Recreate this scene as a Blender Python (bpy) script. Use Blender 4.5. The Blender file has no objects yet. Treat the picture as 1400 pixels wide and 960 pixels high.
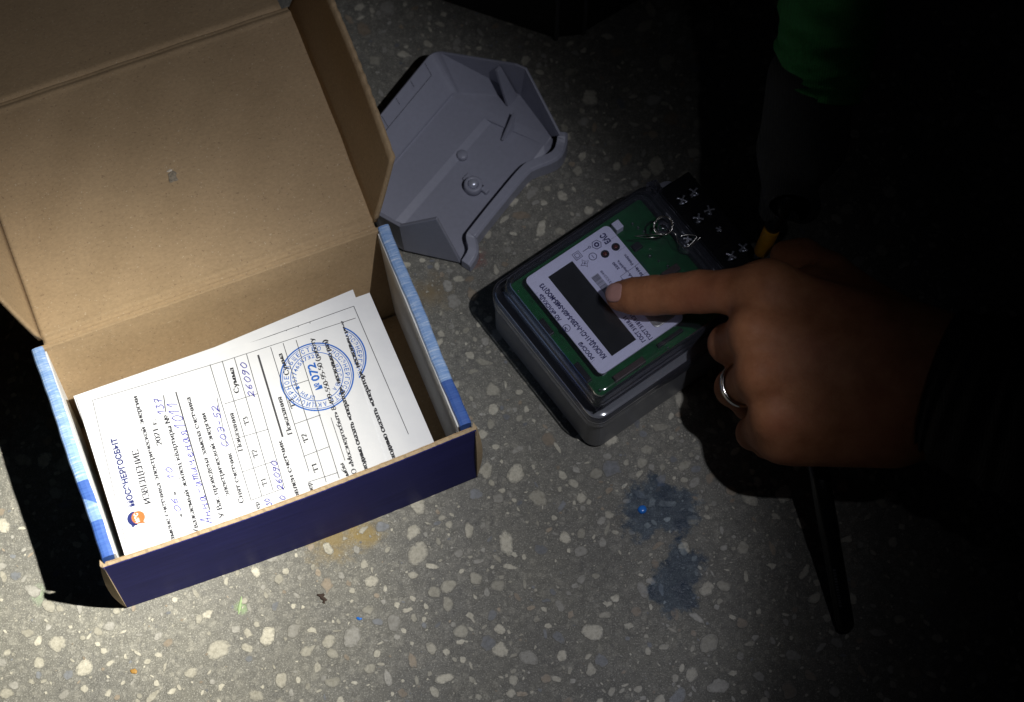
import bpy, bmesh, math, random
import numpy as np
from mathutils import Vector, Matrix
random.seed(11)
S = bpy.context.scene
C = S.collection
# ------------------------------------------------------------------ camera
TH = math.radians(22.564); ROLL = math.radians(.345); FPX = 3000.0; DIST = 1.17
cam_pos = Vector((0, -DIST*math.sin(TH), DIST*math.cos(TH)))
FW = Vector((0, math.sin(TH), -math.cos(TH))); UP = Vector((0, math.cos(TH), math.sin(TH))); RT = Vector((1, 0, 0))
R2 = RT*math.cos(ROLL)+UP*math.sin(ROLL); U2 = -RT*math.sin(ROLL)+UP*math.cos(ROLL)
cd = bpy.data.cameras.new('camera'); cam = bpy.data.objects.new('camera', cd); C.objects.link(cam)
cam.matrix_world = Matrix(((R2.x, U2.x, -FW.x, cam_pos.x), (R2.y, U2.y, -FW.y, cam_pos.y), (R2.z, U2.z, -FW.z, cam_pos.z), (0, 0, 0, 1)))
cd.sensor_width = 36; cd.lens = FPX/1400*36; cd.clip_start = .02; cd.clip_end = 50
cd.dof.use_dof = True; cd.dof.focus_distance = 1.115; cd.dof.aperture_fstop = 9.0
S.camera = cam
# ------------------------------------------------------------------ world, light, exposure
w = bpy.data.worlds.new('World'); S.world = w; w.use_nodes = True
w.node_tree.nodes['Background'].inputs[0].default_value = (.55, .62, .9, 1)
w.node_tree.nodes['Background'].inputs[1].default_value = .0016
S.view_settings.view_transform = 'Standard'; S.view_settings.look = 'None'
S.view_settings.exposure = 0; S.view_settings.gamma = 1
LPOS = Vector((.20, -.18, .74)); LAIM = Vector((-.225, -.105, 0))
LAX = (LAIM-LPOS).normalized()
ld = bpy.data.lights.new('torch_light', 'SPOT'); lo = bpy.data.objects.new('torch_light', ld); C.objects.link(lo)
lo.location = LPOS; lo.rotation_euler = LAX.to_track_quat('-Z', 'Y').to_euler()
ld.energy = 74; ld.spot_size = math.radians(75); ld.spot_blend = .25; ld.shadow_soft_size = .006
ld.use_nodes = True
lt = ld.node_tree; em = lt.nodes['Emission']
tc = lt.nodes.new('ShaderNodeTexCoord'); sp = lt.nodes.new('ShaderNodeSeparateXYZ'); lt.links.new(tc.outputs['Normal'], sp.inputs[0])
ab = lt.nodes.new('ShaderNodeMath'); ab.operation = 'ABSOLUTE'; lt.links.new(sp.outputs['Z'], ab.inputs[0])
ac = lt.nodes.new('ShaderNodeMath'); ac.operation = 'ARCCOSINE'; lt.links.new(ab.outputs[0], ac.inputs[0])
dv = lt.nodes.new('ShaderNodeMath'); dv.operation = 'DIVIDE'; lt.links.new(ac.outputs[0], dv.inputs[0]); dv.inputs[1].default_value = math.radians(36)
def ramp(tree, stops, inp):
    r = tree.nodes.new('ShaderNodeValToRGB')
    e = r.color_ramp.elements
    while len(e) < len(stops): e.new(.5)
    for k, (p, c) in enumerate(stops):
        e[k].position = p; e[k].color = tuple(c)+(1,) if len(c) == 3 else c
    tree.links.new(inp, r.inputs[0]); return r
BEAM = [(0, 1.0), (3, .90), (6, .63), (8, .46), (10, .32), (12, .205), (14, .136), (16, .104), (18, .088), (20, .082), (22, .066), (23.3, .041), (24.4, .019), (25.5, .0085), (27, .0045), (29, .0018), (32, .0005), (36, 0)]
rs = ramp(lt, [(a/36, (v, v, v)) for a, v in BEAM], dv.outputs[0])
rc = ramp(lt, [(0, (1, .985, .93)), (.22, (1, .98, .92)), (.36, (.93, .935, .98)), (.55, (.87, .89, 1.0)), (1, (.84, .86, 1))], dv.outputs[0])
lt.links.new(rs.outputs[0], em.inputs['Strength']); lt.links.new(rc.outputs[0], em.inputs['Color'])

# ------------------------------------------------------------------ helpers
def at(px, py, z):
    d = FW+R2*((px-700)/FPX)-U2*((py-480)/FPX)
    return cam_pos+d*((z-cam_pos.z)/d.z)
def lerp(a, b, t): return a+(b-a)*t
BASE = {}
def props(o, label=None, cat=None, group=None, kind=None):
    if label: o['label'] = label
    if cat: o['category'] = cat
    if group: o['group'] = group
    if kind: o['kind'] = kind
    return o
def empty(name, loc, label, cat, group=None):
    o = bpy.data.objects.new(name, None); C.objects.link(o); o.location = loc; o.empty_display_size = .02
    BASE[o] = Vector(loc); return props(o, label, cat, group)
def mk(name, verts, faces, mat, parent=None, smooth=False, base=None):
    """world-space vertices -> one mesh object (child of parent, or top level with its origin at base)"""
    if parent is not None: b = BASE[parent]
    else: b = Vector(base) if base is not None else Vector((0, 0, 0))
    me = bpy.data.meshes.new(name)
    me.from_pydata([tuple(Vector(v)-b) for v in verts], [], faces); me.update()
    if mat: me.materials.append(mat)
    if smooth: me.polygons.foreach_set('use_smooth', [True]*len(me.polygons))
    o = bpy.data.objects.new(name, me); C.objects.link(o)
    if parent is not None: o.parent = parent
    else: o.location = b
    BASE[o] = b
    return o
def bevel(o, w_, seg=2):
    m = o.modifiers.new('bevel', 'BEVEL'); m.width = w_; m.segments = seg; m.limit_method = 'ANGLE'; m.angle_limit = math.radians(35); return o
class MB:
    def __init__(s): s.v = []; s.f = []
    def add(s, v, f):
        n = len(s.v); s.v += [Vector(p) for p in v]; s.f += [tuple(i+n for i in q) for q in f]; return s
    def box(s, x0, x1, y0, y1, z0, z1, T=None):
        v = [Vector((x, y, z)) for z in (z0, z1) for x, y in ((x0, y0), (x1, y0), (x1, y1), (x0, y1))]
        if T: v = [T(p) for p in v]
        return s.add(v, [(3, 2, 1, 0), (4, 5, 6, 7), (0, 1, 5, 4), (1, 2, 6, 5), (2, 3, 7, 6), (3, 0, 4, 7)])
    def tube(s, pts, r, n=8, closed=False):
        pts = [Vector(p) for p in pts]; m = len(pts); rr = r if hasattr(r, '__len__') else [r]*m
        rings = []; ref = None
        for i, p in enumerate(pts):
            t = (pts[(i+1) % m]-pts[i-1]) if closed else (pts[min(i+1, m-1)]-pts[max(i-1, 0)])
            t.normalize()
            if ref is None: ref = t.orthogonal().normalized()
            ref = (ref-t*ref.dot(t)).normalized(); b = t.cross(ref)
            rings.append([p+(ref*math.cos(a)+b*math.sin(a))*rr[i] for a in [2*math.pi*k/n for k in range(n)]])
        v = [q for g in rings for q in g]; f = []
        for i in range(m if closed else m-1):
            j = (i+1) % m
            for k in range(n): f.append((i*n+k, i*n+(k+1) % n, j*n+(k+1) % n, j*n+k))
        if not closed: f += [tuple(range(n-1, -1, -1)), tuple((m-1)*n+k for k in range(n))]
        return s.add(v, f)
    def build(s, name, mat, parent=None, smooth=False, base=None): return mk(name, s.v, s.f, mat, parent, smooth, base)

# ---- materials
MATS = {}
class NT:
    def __init__(s, name):
        s.m = bpy.data.materials.new(name); s.m.use_nodes = True; s.t = s.m.node_tree; s.b = s.t.nodes['Principled BSDF']; s.out = s.t.nodes['Material Output']
        s.co = s.t.nodes.new('ShaderNodeTexCoord')
    def n(s, typ, **kw):
        x = s.t.nodes.new('ShaderNode'+typ)
        for k, v in kw.items():
            if k.startswith('i_'): x.inputs[k[2:].replace('_', ' ')].default_value = v
            else: setattr(x, k, v)
        return x
    def l(s, a, b): s.t.links.new(a, b); return b
    def noise(s, scale, detail=4, rough=.6, vec=None, dist=0):
        x = s.n('TexNoise'); x.inputs['Scale'].default_value = scale; x.inputs['Detail'].default_value = detail; x.inputs['Roughness'].default_value = rough; x.inputs['Distortion'].default_value = dist
        s.l(vec if vec is not None else s.co.outputs['Object'], x.inputs['Vector']); return x.outputs['Fac']
    def scaled(s, v):
        x = s.n('Mapping'); x.inputs['Scale'].default_value = v; s.l(s.co.outputs['Object'], x.inputs['Vector']); return x.outputs[0]
    def ramp(s, stops, inp): return ramp(s.t, stops, inp).outputs[0]
    def math(s, op, a, b=None):
        x = s.n('Math', operation=op)
        for i, q in enumerate((a, b)):
            if q is None: continue
            if isinstance(q, (int, float)): x.inputs[i].default_value = q
            else: s.l(q, x.inputs[i])
        return x.outputs[0]
    def mix(s, fac, a, b, typ='MIX'):
        x = s.n('Mix', data_type='RGBA', blend_type=typ)
        for i, q in ((0, fac), (6, a), (7, b)):
            if isinstance(q, (int, float)): x.inputs[i].default_value = q
            elif isinstance(q, tuple): x.inputs[i].default_value = q+(1,) if len(q) == 3 else q
            else: s.l(q, x.inputs[i])
        return x.outputs[2]
    def bump(s, h, strength, dist=.001):
        x = s.n('Bump'); x.inputs['Strength'].default_value = strength; x.inputs['Distance'].default_value = dist
        s.l(h, x.inputs['Height']); s.l(x.outputs[0], s.b.inputs['Normal']); return x
    def set(s, **kw):
        for k, v in kw.items(): s.b.inputs[k.replace('_', ' ')].default_value = v
        return s
def plain(name, col, rough=.5, metal=0, var=.12, nscale=400, bump=.05, bscale=900, **kw):
    q = NT(name); q.set(Roughness=rough, Metallic=metal, **kw)
    n1 = q.noise(nscale, 3)
    c = q.ramp([(.25, tuple(x*(1-var) for x in col)), (.75, tuple(min(1, x*(1+var)) for x in col))], n1)
    q.l(c, q.b.inputs['Base Color'])
    if bump: q.bump(q.noise(bscale, 3), bump, .0003)
    q.l(q.math('ADD', q.math('MULTIPLY', q.noise(nscale*.37, 3), .22), max(0, rough-.11)), q.b.inputs['Roughness'])
    return q.m

# floor: grey terrazzo binder
def floor_mat():
    q = NT('terrazzo_binder')
    base = q.ramp([(.28, (.140, .134, .112)), (.5, (.198, .190, .160)), (.75, (.275, .264, .222))], q.noise(260, 6, .7))
    grit = q.ramp([(.56, (0, 0, 0)), (.66, (1, 1, 1))], q.noise(1300, 2, .5))
    c = q.mix(q.math('MULTIPLY', grit, .55), base, (.55, .53, .45))
    dk = q.ramp([(.33, (1, 1, 1)), (.40, (0, 0, 0))], q.noise(1000, 2, .5, dist=.4))
    c = q.mix(q.math('MULTIPLY', dk, .5), c, (.10, .098, .090))
    # half-buried chips: soft-edged cells of slightly different stone
    ds = q.n('TexNoise'); ds.inputs['Scale'].default_value = 420; ds.inputs['Detail'].default_value = 4; q.l(q.co.outputs['Object'], ds.inputs['Vector'])
    va = q.n('VectorMath', operation='MULTIPLY_ADD'); q.l(ds.outputs['Color'], va.inputs[0]); va.inputs[1].default_value = (.0042, .0042, .0); q.l(q.co.outputs['Object'], va.inputs[2])
    for sc_, thr, col_, am in ((210, .60, (.40, .38, .315), .62), (340, .66, (.46, .435, .36), .60), (260, .80, (.105, .102, .095), .5)):
        vo = q.n('TexVoronoi'); vo.inputs['Scale'].default_value = sc_; q.l(va.outputs[0], vo.inputs['Vector'])
        sx = q.n('SeparateColor'); q.l(vo.outputs['Color'], sx.inputs[0])
        pick = q.math('GREATER_THAN', sx.outputs[0], thr)
        ed = q.ramp([(.22, (1, 1, 1)), (.52, (0, 0, 0))], vo.outputs['Distance'])
        brk = q.ramp([(.38, (0, 0, 0)), (.58, (1, 1, 1))], q.noise(900, 4, .7))
        c = q.mix(q.math('MULTIPLY', q.math('MULTIPLY', pick, ed), q.math('MULTIPLY', brk, am)), c, col_)
    big = q.ramp([(.35, (.86, .86, .87)), (.65, (1.08, 1.07, 1.03))], q.noise(16, 4))
    c = q.mix(1.0, c, big, 'MULTIPLY')
    # ochre stains
    def spot(p, r, amp):
        d = q.n('VectorMath', operation='DISTANCE'); q.l(q.co.outputs['Object'], d.inputs[0]); d.inputs[1].default_value = p
        k = q.math('SUBTRACT', 1.0, q.math('DIVIDE', d.outputs['Value'], r))
        k = q.math('ADD', k, q.math('MULTIPLY', q.math('SUBTRACT', q.noise(130, 5, .7), .5), 2.4))
        cl = q.n('Clamp'); q.l(q.math('MULTIPLY', k, amp), cl.inputs[0]); return cl.outputs[0]
    for (px, py, r, col, amp) in ((455, 738, .016, (.33, .23, .07), 1.2), (500, 730, .011, (.36, .25, .07), 1.2), (590, 400, .014, (.28, .19, .07), .8), (650, 352, .007, (.32, .08, .07), .9), (55, 812, .006, (.36, .46, .28), 1.), (330, 830, .004, (.3, .42, .2), 1.2)):
        c = q.mix(q.math('MULTIPLY', spot(tuple(at(px, py, 0)), r, amp), .75), c, col)
    q.l(c, q.b.inputs['Base Color'])
    q.l(q.ramp([(.3, (.34, .34, .34)), (.7, (.56, .56, .56))], q.noise(90, 4)), q.b.inputs['Roughness'])
    h = q.math('ADD', q.math('MULTIPLY', q.noise(700, 5, .7), .8), q.math('MULTIPLY', q.noise(2200, 2), .35))
    rgh = q.n('SeparateXYZ'); q.l(q.co.outputs['Object'], rgh.inputs[0])
    q.bump(h, .6, .0008)
    return q.m
def chip_mat():
    q = NT('marble_chip')
    a = q.n('Attribute', attribute_name='tint'); e = q.n('Attribute', attribute_name='core')
    n1 = q.noise(420, 5, .72); n2 = q.noise(1500, 3, .6)
    mott = q.ramp([(.28, (.60, .59, .56)), (.5, (.90, .89, .87)), (.75, (1.1, 1.1, 1.1))], n1)
    c = q.mix(1.0, a.outputs['Color'], mott, 'MULTIPLY')
    pit = q.ramp([(.30, (1, 1, 1)), (.40, (0, 0, 0))], n2)
    c = q.mix(q.math('MULTIPLY', pit, .55), c, (.24, .225, .20))
    k = q.math('ADD', e.outputs['Fac'], q.math('MULTIPLY', q.math('SUBTRACT', q.noise(480, 5, .78), .5), 2.6))
    cl = q.n('Clamp'); q.l(q.math('MULTIPLY', k, 1.7), cl.inputs[0])
    c = q.mix(cl.outputs[0], (.205, .196, .164), c)
    q.l(c, q.b.inputs['Base Color']); q.set(Roughness=.42)
    q.bump(q.math('ADD', n1, q.math('MULTIPLY', n2, .5)), .35, .0005)
    return q.m
def card_mat(name='kraft_cardboard', col=(.375, .262, .145)):
    q = NT(name)
    fib = q.noise(1, 5, .7, q.scaled((480, 760, 500)))
    c = q.ramp([(.3, tuple(x*.86 for x in col)), (.7, tuple(x*1.12 for x in col))], fib)
    blot = q.ramp([(.3, (.93, .92, .9)), (.7, (1.05, 1.05, 1.05))], q.noise(28, 4)); c = q.mix(1, c, blot, 'MULTIPLY')
    sp_ = q.ramp([(.27, (1, 1, 1)), (.31, (0, 0, 0))], q.noise(700, 1, .5)); c = q.mix(q.math('MULTIPLY', sp_, .45), c, (.16, .10, .06))
    sl = q.ramp([(.71, (0, 0, 0)), (.75, (1, 1, 1))], q.noise(820, 1, .5)); c = q.mix(q.math('MULTIPLY', sl, .4), c, (.66, .55, .40))
    q.l(c, q.b.inputs['Base Color']); q.set(Roughness=.82)
    wv = q.n('TexWave', bands_direction='Y'); wv.inputs['Scale'].default_value = 32; wv.inputs['Distortion'].default_value = .6; q.l(q.co.outputs['Object'], wv.inputs['Vector'])
    q.bump(q.math('ADD', q.math('MULTIPLY', wv.outputs['Fac'], .06), q.math('MULTIPLY', fib, .35)), .28, .0006)
    return q.m
def paper_mat():
    q = NT('white_paper'); q.set(Roughness=.75)
    q.l(q.ramp([(.3, (.67, .68, .70)), (.7, (.73, .735, .745))], q.noise(60, 4)), q.b.inputs['Base Color'])
    q.bump(q.noise(900, 4), .06, .0002); return q.m
def blue_print():
    q = NT('blue_printed_card')
    st = q.noise(1, 4, .7, q.scaled((120, 1300, 120)))
    lightb = q.ramp([(.32, (.16, .30, .60)), (.55, (.30, .45, .72)), (.72, (.62, .72, .86))], st)
    deep = q.ramp([(.3, (.035, .09, .34)), (.7, (.07, .16, .46))], st)
    xy = q.n('SeparateXYZ'); q.l(q.co.outputs['Object'], xy.inputs[0])
    d = q.math('ADD', xy.outputs['Y'], q.math('MULTIPLY', xy.outputs['X'], .8))
    sel = q.math('LESS_THAN', xy.outputs['Y'], q.math('ADD', q.math('MULTIPLY', q.math('LESS_THAN', xy.outputs['X'], .05), .016), .030))
    tri = q.math('MULTIPLY', q.math('GREATER_THAN', xy.outputs['Y'], .024), q.math('LESS_THAN', d, .0375))
    sel = q.math('SUBTRACT', sel, q.math('MULTIPLY', tri, .75))
    cl = q.n('Clamp'); q.l(sel, cl.inputs[0])
    q.l(q.mix(cl.outputs[0], lightb, deep), q.b.inputs['Base Color']); q.set(Roughness=.45)
    q.bump(st, .15, .0003); return q.m
def navy_print():
    q = NT('navy_printed_card')
    c = q.ramp([(.3, (.008, .009, .085)), (.7, (.015, .016, .120))], q.noise(1, 4, .6, q.scaled((25, 60, 260))))
    sc = q.ramp([(.70, (0, 0, 0)), (.76, (1, 1, 1))], q.noise(1, 3, .6, q.scaled((40, 40, 1500))))
    c = q.mix(q.math('MULTIPLY', sc, .12), c, (.2, .2, .3))
    q.l(c, q.b.inputs['Base Color']); q.set(Roughness=.55, Specular_IOR_Level=.12); q.bump(q.noise(1, 3, .5, q.scaled((300, 300, 700))), .12, .0004); return q.m
def thin_plastic():
    q = NT('clear_plastic'); t = q.t
    fr = q.n('Fresnel'); fr.inputs['IOR'].default_value = 1.5
    sc = q.ramp([(.58, (0, 0, 0)), (.75, (.06, .06, .06))], q.noise(240, 5, .7))
    fac = q.math('ADD', fr.outputs[0], sc)
    tr = q.n('BsdfTransparent'); tr.inputs[0].default_value = (.955, .96, .975, 1)
    gl = q.n('BsdfGlossy'); gl.inputs['Roughness'].default_value = .13; gl.inputs['Color'].default_value = (1, 1, 1, 1)
    mx = q.n('MixShader'); q.l(fac, mx.inputs[0]); q.l(tr.outputs[0], mx.inputs[1]); q.l(gl.outputs[0], mx.inputs[2])
    df = q.n('BsdfDiffuse'); df.inputs[0].default_value = (.62, .64, .80, 1); m2 = q.n('MixShader')  # bluish diffuse, strongest at grazing angles, paints rim highlights into the plastic
    lw = q.n('LayerWeight'); lw.inputs[0].default_value = .35
    q.l(q.math('ADD', q.math('MULTIPLY', lw.outputs['Facing'], .13), .003), m2.inputs[0]); q.l(mx.outputs[0], m2.inputs[1]); q.l(df.outputs[0], m2.inputs[2])
    q.l(m2.outputs[0], q.out.inputs['Surface']); t.nodes.remove(q.b); return q.m
def skin_mat():
    q = NT('skin')
    c = q.ramp([(.3, (.31, .120, .052)), (.5, (.40, .165, .076)), (.75, (.49, .22, .105))], q.noise(70, 5, .65))
    red = q.ramp([(.45, (0, 0, 0)), (.7, (1, 1, 1))], q.noise(22, 3)); c = q.mix(q.math('MULTIPLY', red, .35), c, (.42, .13, .08))
    q.l(c, q.b.inputs['Base Color']); q.set(Roughness=.58, Specular_IOR_Level=.2, Subsurface_Weight=.15, Subsurface_Scale=.004)
    q.b.inputs['Subsurface Radius'].default_value = (1, .4, .25)
    vo = q.n('TexVoronoi'); vo.inputs['Scale'].default_value = 900; q.l(q.co.outputs['Object'], vo.inputs['Vector'])
    q.bump(q.math('ADD', q.math('MULTIPLY', vo.outputs['Distance'], .6), q.noise(300, 5, .7)), .32, .0006); return q.m
def cloth_mat(name, col):
    q = NT(name); q.l(q.ramp([(.3, tuple(x*.7 for x in col)), (.7, tuple(x*1.2 for x in col))], q.noise(500, 4)), q.b.inputs['Base Color'])
    q.set(Roughness=.85); wv = q.n('TexWave'); wv.inputs['Scale'].default_value = 260; q.l(q.co.outputs['Object'], wv.inputs['Vector'])
    q.bump(q.math('ADD', wv.outputs['Fac'], q.noise(60, 4)), .35, .0008); return q.m
M = dict(
    floor=floor_mat(), chip=chip_mat(), card=card_mat(), cardedge=card_mat('cardboard_cut_edge', (.40, .30, .18)), paper=paper_mat(), blue=blue_print(), navy=navy_print(),
    whitecard=plain('white_card_lining', (.72, .72, .70), .7, var=.05),
    ink=plain('black_print', (.022, .022, .028), .6, var=.2, bump=0), inkgrey=plain('grey_print', (.045, .045, .05), .6, bump=0), pen=plain('blue_pen_ink', (.035, .03, .30), .5, bump=0), stamp=plain('blue_stamp_ink', (.012, .115, .46), .6, var=.35, nscale=1500, bump=0),
    logoblue=plain('logo_blue', (.008, .016, .12), .5, bump=0), logoorange=plain('logo_orange', (.62, .14, .03), .5, bump=0), logowhite=plain('logo_white', (.82, .82, .82), .5, bump=0),
    grey=plain('grey_plastic', (.36, .365, .43), .40, var=.05, bump=.12, bscale=1600), greybase=plain('meter_base_grey', (.21, .212, .222), .35, var=.06, bump=.08, bscale=1500),
    clear=thin_plastic(), pcb=plain('green_circuit_board', (.002, .085, .020), .35, var=.35, nscale=260), labelw=plain('label_white', (.76, .75, .93), .42, var=.03), lcd=plain('display_glass', (.011, .012, .011), .32, bump=0, var=.2),
    labelink=plain('label_ink', (.008, .005, .10), .5, bump=0), black=plain('black_plastic', (.010, .010, .013), .38, var=.2), blackm=plain('black_case', (.012, .012, .013), .6), steel=plain('zinc_steel', (.78, .80, .90), .32, metal=.55, var=.1), tin=plain('solder', (.55, .56, .58), .3, metal=1),
    silver=plain('silver_ring_metal', (.85, .83, .78), .16, metal=1, var=.03, bump=.02), brown=plain('brown_component', (.055, .035, .03), .4), amber=plain('led_lens', (.10, .018, .008), .2, bump=0),
    skin=skin_mat(), nail=plain('fingernail', (.50, .27, .23), .22, var=.04, bump=.03), green=cloth_mat('green_jacket', (.018, .21, .045)), dark=cloth_mat('dark_sleeve', (.012, .012, .013)), glove=cloth_mat('charcoal_glove', (.032, .035, .036)),
    yellow=plain('yellow_plastic', (.85, .42, .015), .35), penbody=plain('black_pen_barrel', (.008, .008, .009), .35), penmark=plain('pen_print', (.10, .10, .11), .5, bump=0), wire=plain('seal_wire', (.60, .57, .52), .25, metal=1),
    dirt=plain('brown_dirt', (.05, .03, .02), .8), ochre=plain('orange_speck', (.42, .22, .04), .6), bluedrop=plain('blue_paint', (.03, .22, .75), .25, bump=0), greenp=plain('green_paint', (.35, .48, .22), .6))
def smear_mat():
    q = NT('blue_glue_film'); q.set(Roughness=.18, Alpha=1); q.b.inputs['Base Color'].default_value = (.020, .045, .095, 1)
    q.bump(q.noise(260, 5, .7), .6, .001)
    tr = q.n('BsdfTransparent'); tr.inputs[0].default_value = (.74, .82, .93, 1)
    mx = q.n('MixShader'); a = q.ramp([(.40, (.02, .02, .02)), (.70, (.45, .45, .45))], q.noise(95, 4))
    q.l(a, mx.inputs[0]); q.l(tr.outputs[0], mx.inputs[1]); q.l(q.b.outputs[0], mx.inputs[2])
    e = q.n('Attribute', attribute_name='core'); k = q.math('ADD', q.math('SUBTRACT', q.math('MULTIPLY', e.outputs['Fac'], 1.5), .35), q.math('MULTIPLY', q.math('SUBTRACT', q.noise(170, 5, .7), .5), 3.0))
    cl = q.n('Clamp'); q.l(q.math('MULTIPLY', k, 2.0), cl.inputs[0]); t2 = q.n('BsdfTransparent'); m2 = q.n('MixShader')
    q.l(cl.outputs[0], m2.inputs[0]); q.l(t2.outputs[0], m2.inputs[1]); q.l(mx.outputs[0], m2.inputs[2]); q.l(m2.outputs[0], q.out.inputs['Surface']); return q.m
M['smear'] = smear_mat(); M['scuffgrey'] = plain('torn_lining_grey', (.235, .195, .14), .5, var=.45, nscale=900); M['scuffglint'] = plain('torn_lining_glint', (.55, .48, .38), .5)

# ================================================================== FLOOR
fl = mk('floor', [(-1.6, -1.4, 0), (1.6, -1.4, 0), (1.6, 1.8, 0), (-1.6, 1.8, 0)], [(0, 1, 2, 3)], M['floor'])
fl['kind'] = 'structure'
rng = random.Random(5)
chips = []; cell = {}
def free(x, y, r, gap):
    gx, gy = int(x//.012), int(y//.012)
    for i in range(gx-1, gx+2):
        for j in range(gy-1, gy+2):
            for (a, b, q) in cell.get((i, j), ()):
                if (a-x)**2+(b-y)**2 < ((q+r)*gap)**2: return False
    return True
def inview(x, y): return -.30 < x < .30 and -.225 < y < .30
for (n, r0, r1) in ((36, .0060, .0076), (620, .0040, .0060), (2800, .0023, .0040), (6500, .0012, .0023), (8500, .0005, .0012)):
    for _ in range(n):
        x, y = rng.uniform(-.34, .38), rng.uniform(-.26, .36); r = rng.uniform(r0, r1)
        if free(x, y, r, .80):
            cell.setdefault((int(x//.012), int(y//.012)), []).append((x, y, r)); chips.append((x, y, r))
def chip_geo(x, y, r):
    el = rng.choice((rng.uniform(.32, .6), rng.uniform(.6, 1.0), rng.uniform(.6, 1.0))); ro = rng.uniform(0, 6.28)
    rounded = rng.random() < .6 and r > .0015
    n = 14 if rounded else (rng.choice((5, 6, 7, 8)) if r > .0015 else 5)
    hs = [(rng.uniform(0, 6.28), rng.uniform(.02, .13)/(k*.6+.6)) for k in range(5)]
    pts = []
    for k in range(n):
        a = (k+(0 if rounded else rng.uniform(-.4, .4)))*2*math.pi/n
        q = r*(1+sum(w_*math.sin((m+2)*a+f_) for m, (f_, w_) in enumerate(hs)) if rounded else rng.uniform(.78, 1.15)); px, py = q*math.cos(a), q*math.sin(a)*el
        pts.append((px*math.cos(ro)-py*math.sin(ro), px*math.sin(ro)+py*math.cos(ro)))
    if r > .0022 and not rounded:
        fine = []
        for k in range(n):
            a, b = pts[k], pts[(k+1) % n]; fine.append(a); t = rng.uniform(.35, .65); j = r*.1
            fine.append((a[0]+(b[0]-a[0])*t+rng.uniform(-j, j), a[1]+(b[1]-a[1])*t+rng.uniform(-j, j)))
        pts = fine
    n = len(pts); h = rng.uniform(.00012, .0003)
    v = [(x+p[0], y+p[1], -.0001) for p in pts]+[(x+p[0]*.93, y+p[1]*.93, h) for p in pts]+[(x+p[0]*.55, y+p[1]*.55, h) for p in pts]+[(x, y, h)]
    f = []
    for k in range(n):
        m = (k+1) % n
        f += [(k, m, n+m, n+k), (n+k, n+m, 2*n+m, 2*n+k), (2*n+k, 2*n+m, 3*n)]
    core = [-.25]*n+[.18]*n+[.80]*n+[1.0]
    u = rng.random()
    if u < .62: col = Vector((.62, .585, .47))*rng.uniform(.62, 1.12)
    elif u < .82: col = Vector((.50, .48, .42))*rng.uniform(.7, 1.0)
    elif u < .92: col = Vector((.46, .38, .28))*rng.uniform(.6, .95)
    else: col = Vector((.25, .26, .27))*rng.uniform(.7, 1.1)
    return v, f, core, col
def finish_chip(o, core, cols):
    a = o.data.attributes.new('core', 'FLOAT', 'POINT'); a.data.foreach_set('value', core)
    b = o.data.attributes.new('tint', 'FLOAT_COLOR', 'POINT'); b.data.foreach_set('color', [c for q in cols for c in (q.x, q.y, q.z, 1)])
chips.sort(key=lambda c: (not inview(c[0], c[1]), -c[2]))
rest = MB(); rc_, rcol = [], []
for i, (x, y, r) in enumerate(chips):
    v, f, core, col = chip_geo(x, y, r)
    if i < 300:
        o = mk('stone_chip', v, f, M['chip'], fl); finish_chip(o, core, [col]*len(v))
    else:
        rest.add(v, f); rc_ += core; rcol += [col]*len(v)
o = rest.build('stone_chip_grit', M['chip'], fl); o['kind'] = 'stuff'; finish_chip(o, rc_, rcol)
# film of blue glue, drops and specks on the floor
def blob(px, py, rx, ry, z, n=40, j=.18, seed=0, name='x', mat=None, ang=0, label=None):
    rg = random.Random(seed); c = at(px, py, 0); ph = [(rg.uniform(0, 6.28), rg.uniform(.3, 1)) for _ in range(5)]
    v = [(c.x, c.y, z)]; f = []
    for ring, (sc, zz) in enumerate(((.5, z), (.85, z*.8), (1.0, .0002))):
        for k in range(n):
            a = 2*math.pi*k/n; q = 1+sum(j*w_*math.sin((m+2)*a+p_)/(m+1) for m, (p_, w_) in enumerate(ph))
            ux, uy = rx*sc*q*math.cos(a), ry*sc*q*math.sin(a)
            v.append((c.x+ux*math.cos(ang)-uy*math.sin(ang), c.y+ux*math.sin(ang)+uy*math.cos(ang), zz))
    for k in range(n): f.append((0, 1+k, 1+(k+1) % n))
    for r in range(2):
        for k in range(n):
            m = (k+1) % n; f.append((1+r*n+k, 1+(r+1)*n+k, 1+(r+1)*n+m, 1+r*n+m))
    o = mk(name, v, f, mat, fl, True)
    at_ = o.data.attributes.new('core', 'FLOAT', 'POINT'); at_.data.foreach_set('value', [1.0]+[.8]*n+[.3]*n+[0.0]*n); return o
blob(900, 695, .0205, .0240, .0006, name='glue_film', mat=M['smear'], seed=3, j=.34, n=64)
blob(925, 795, .0165, .0230, .0005, name='glue_film', mat=M['smear'], seed=15, j=.45, n=64)
blob(878, 697, .0023, .0024, .0018, name='paint_drop', mat=M['bluedrop'], seed=1, j=.05)
blob(440, 816, .0022, .0014, .0010, name='dirt_crumb', mat=M['dirt'], seed=5, j=.6)
blob(443, 823, .0009, .0007, .0008, name='dirt_crumb', mat=M['dirt'], seed=6, j=.6)
blob(183, 918, .0016, .0014, .0006, name='paint_drop', mat=M['ochre'], seed=7, j=.3)
blob(491, 846, .0014, .0008, .0006, name='paint_drop', mat=M['bluedrop'], seed=9, j=.3)
blob(328, 828, .0008, .0040, .0005, name='paint_streak', mat=M['greenp'], seed=10, j=.4, ang=-.2)

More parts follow.
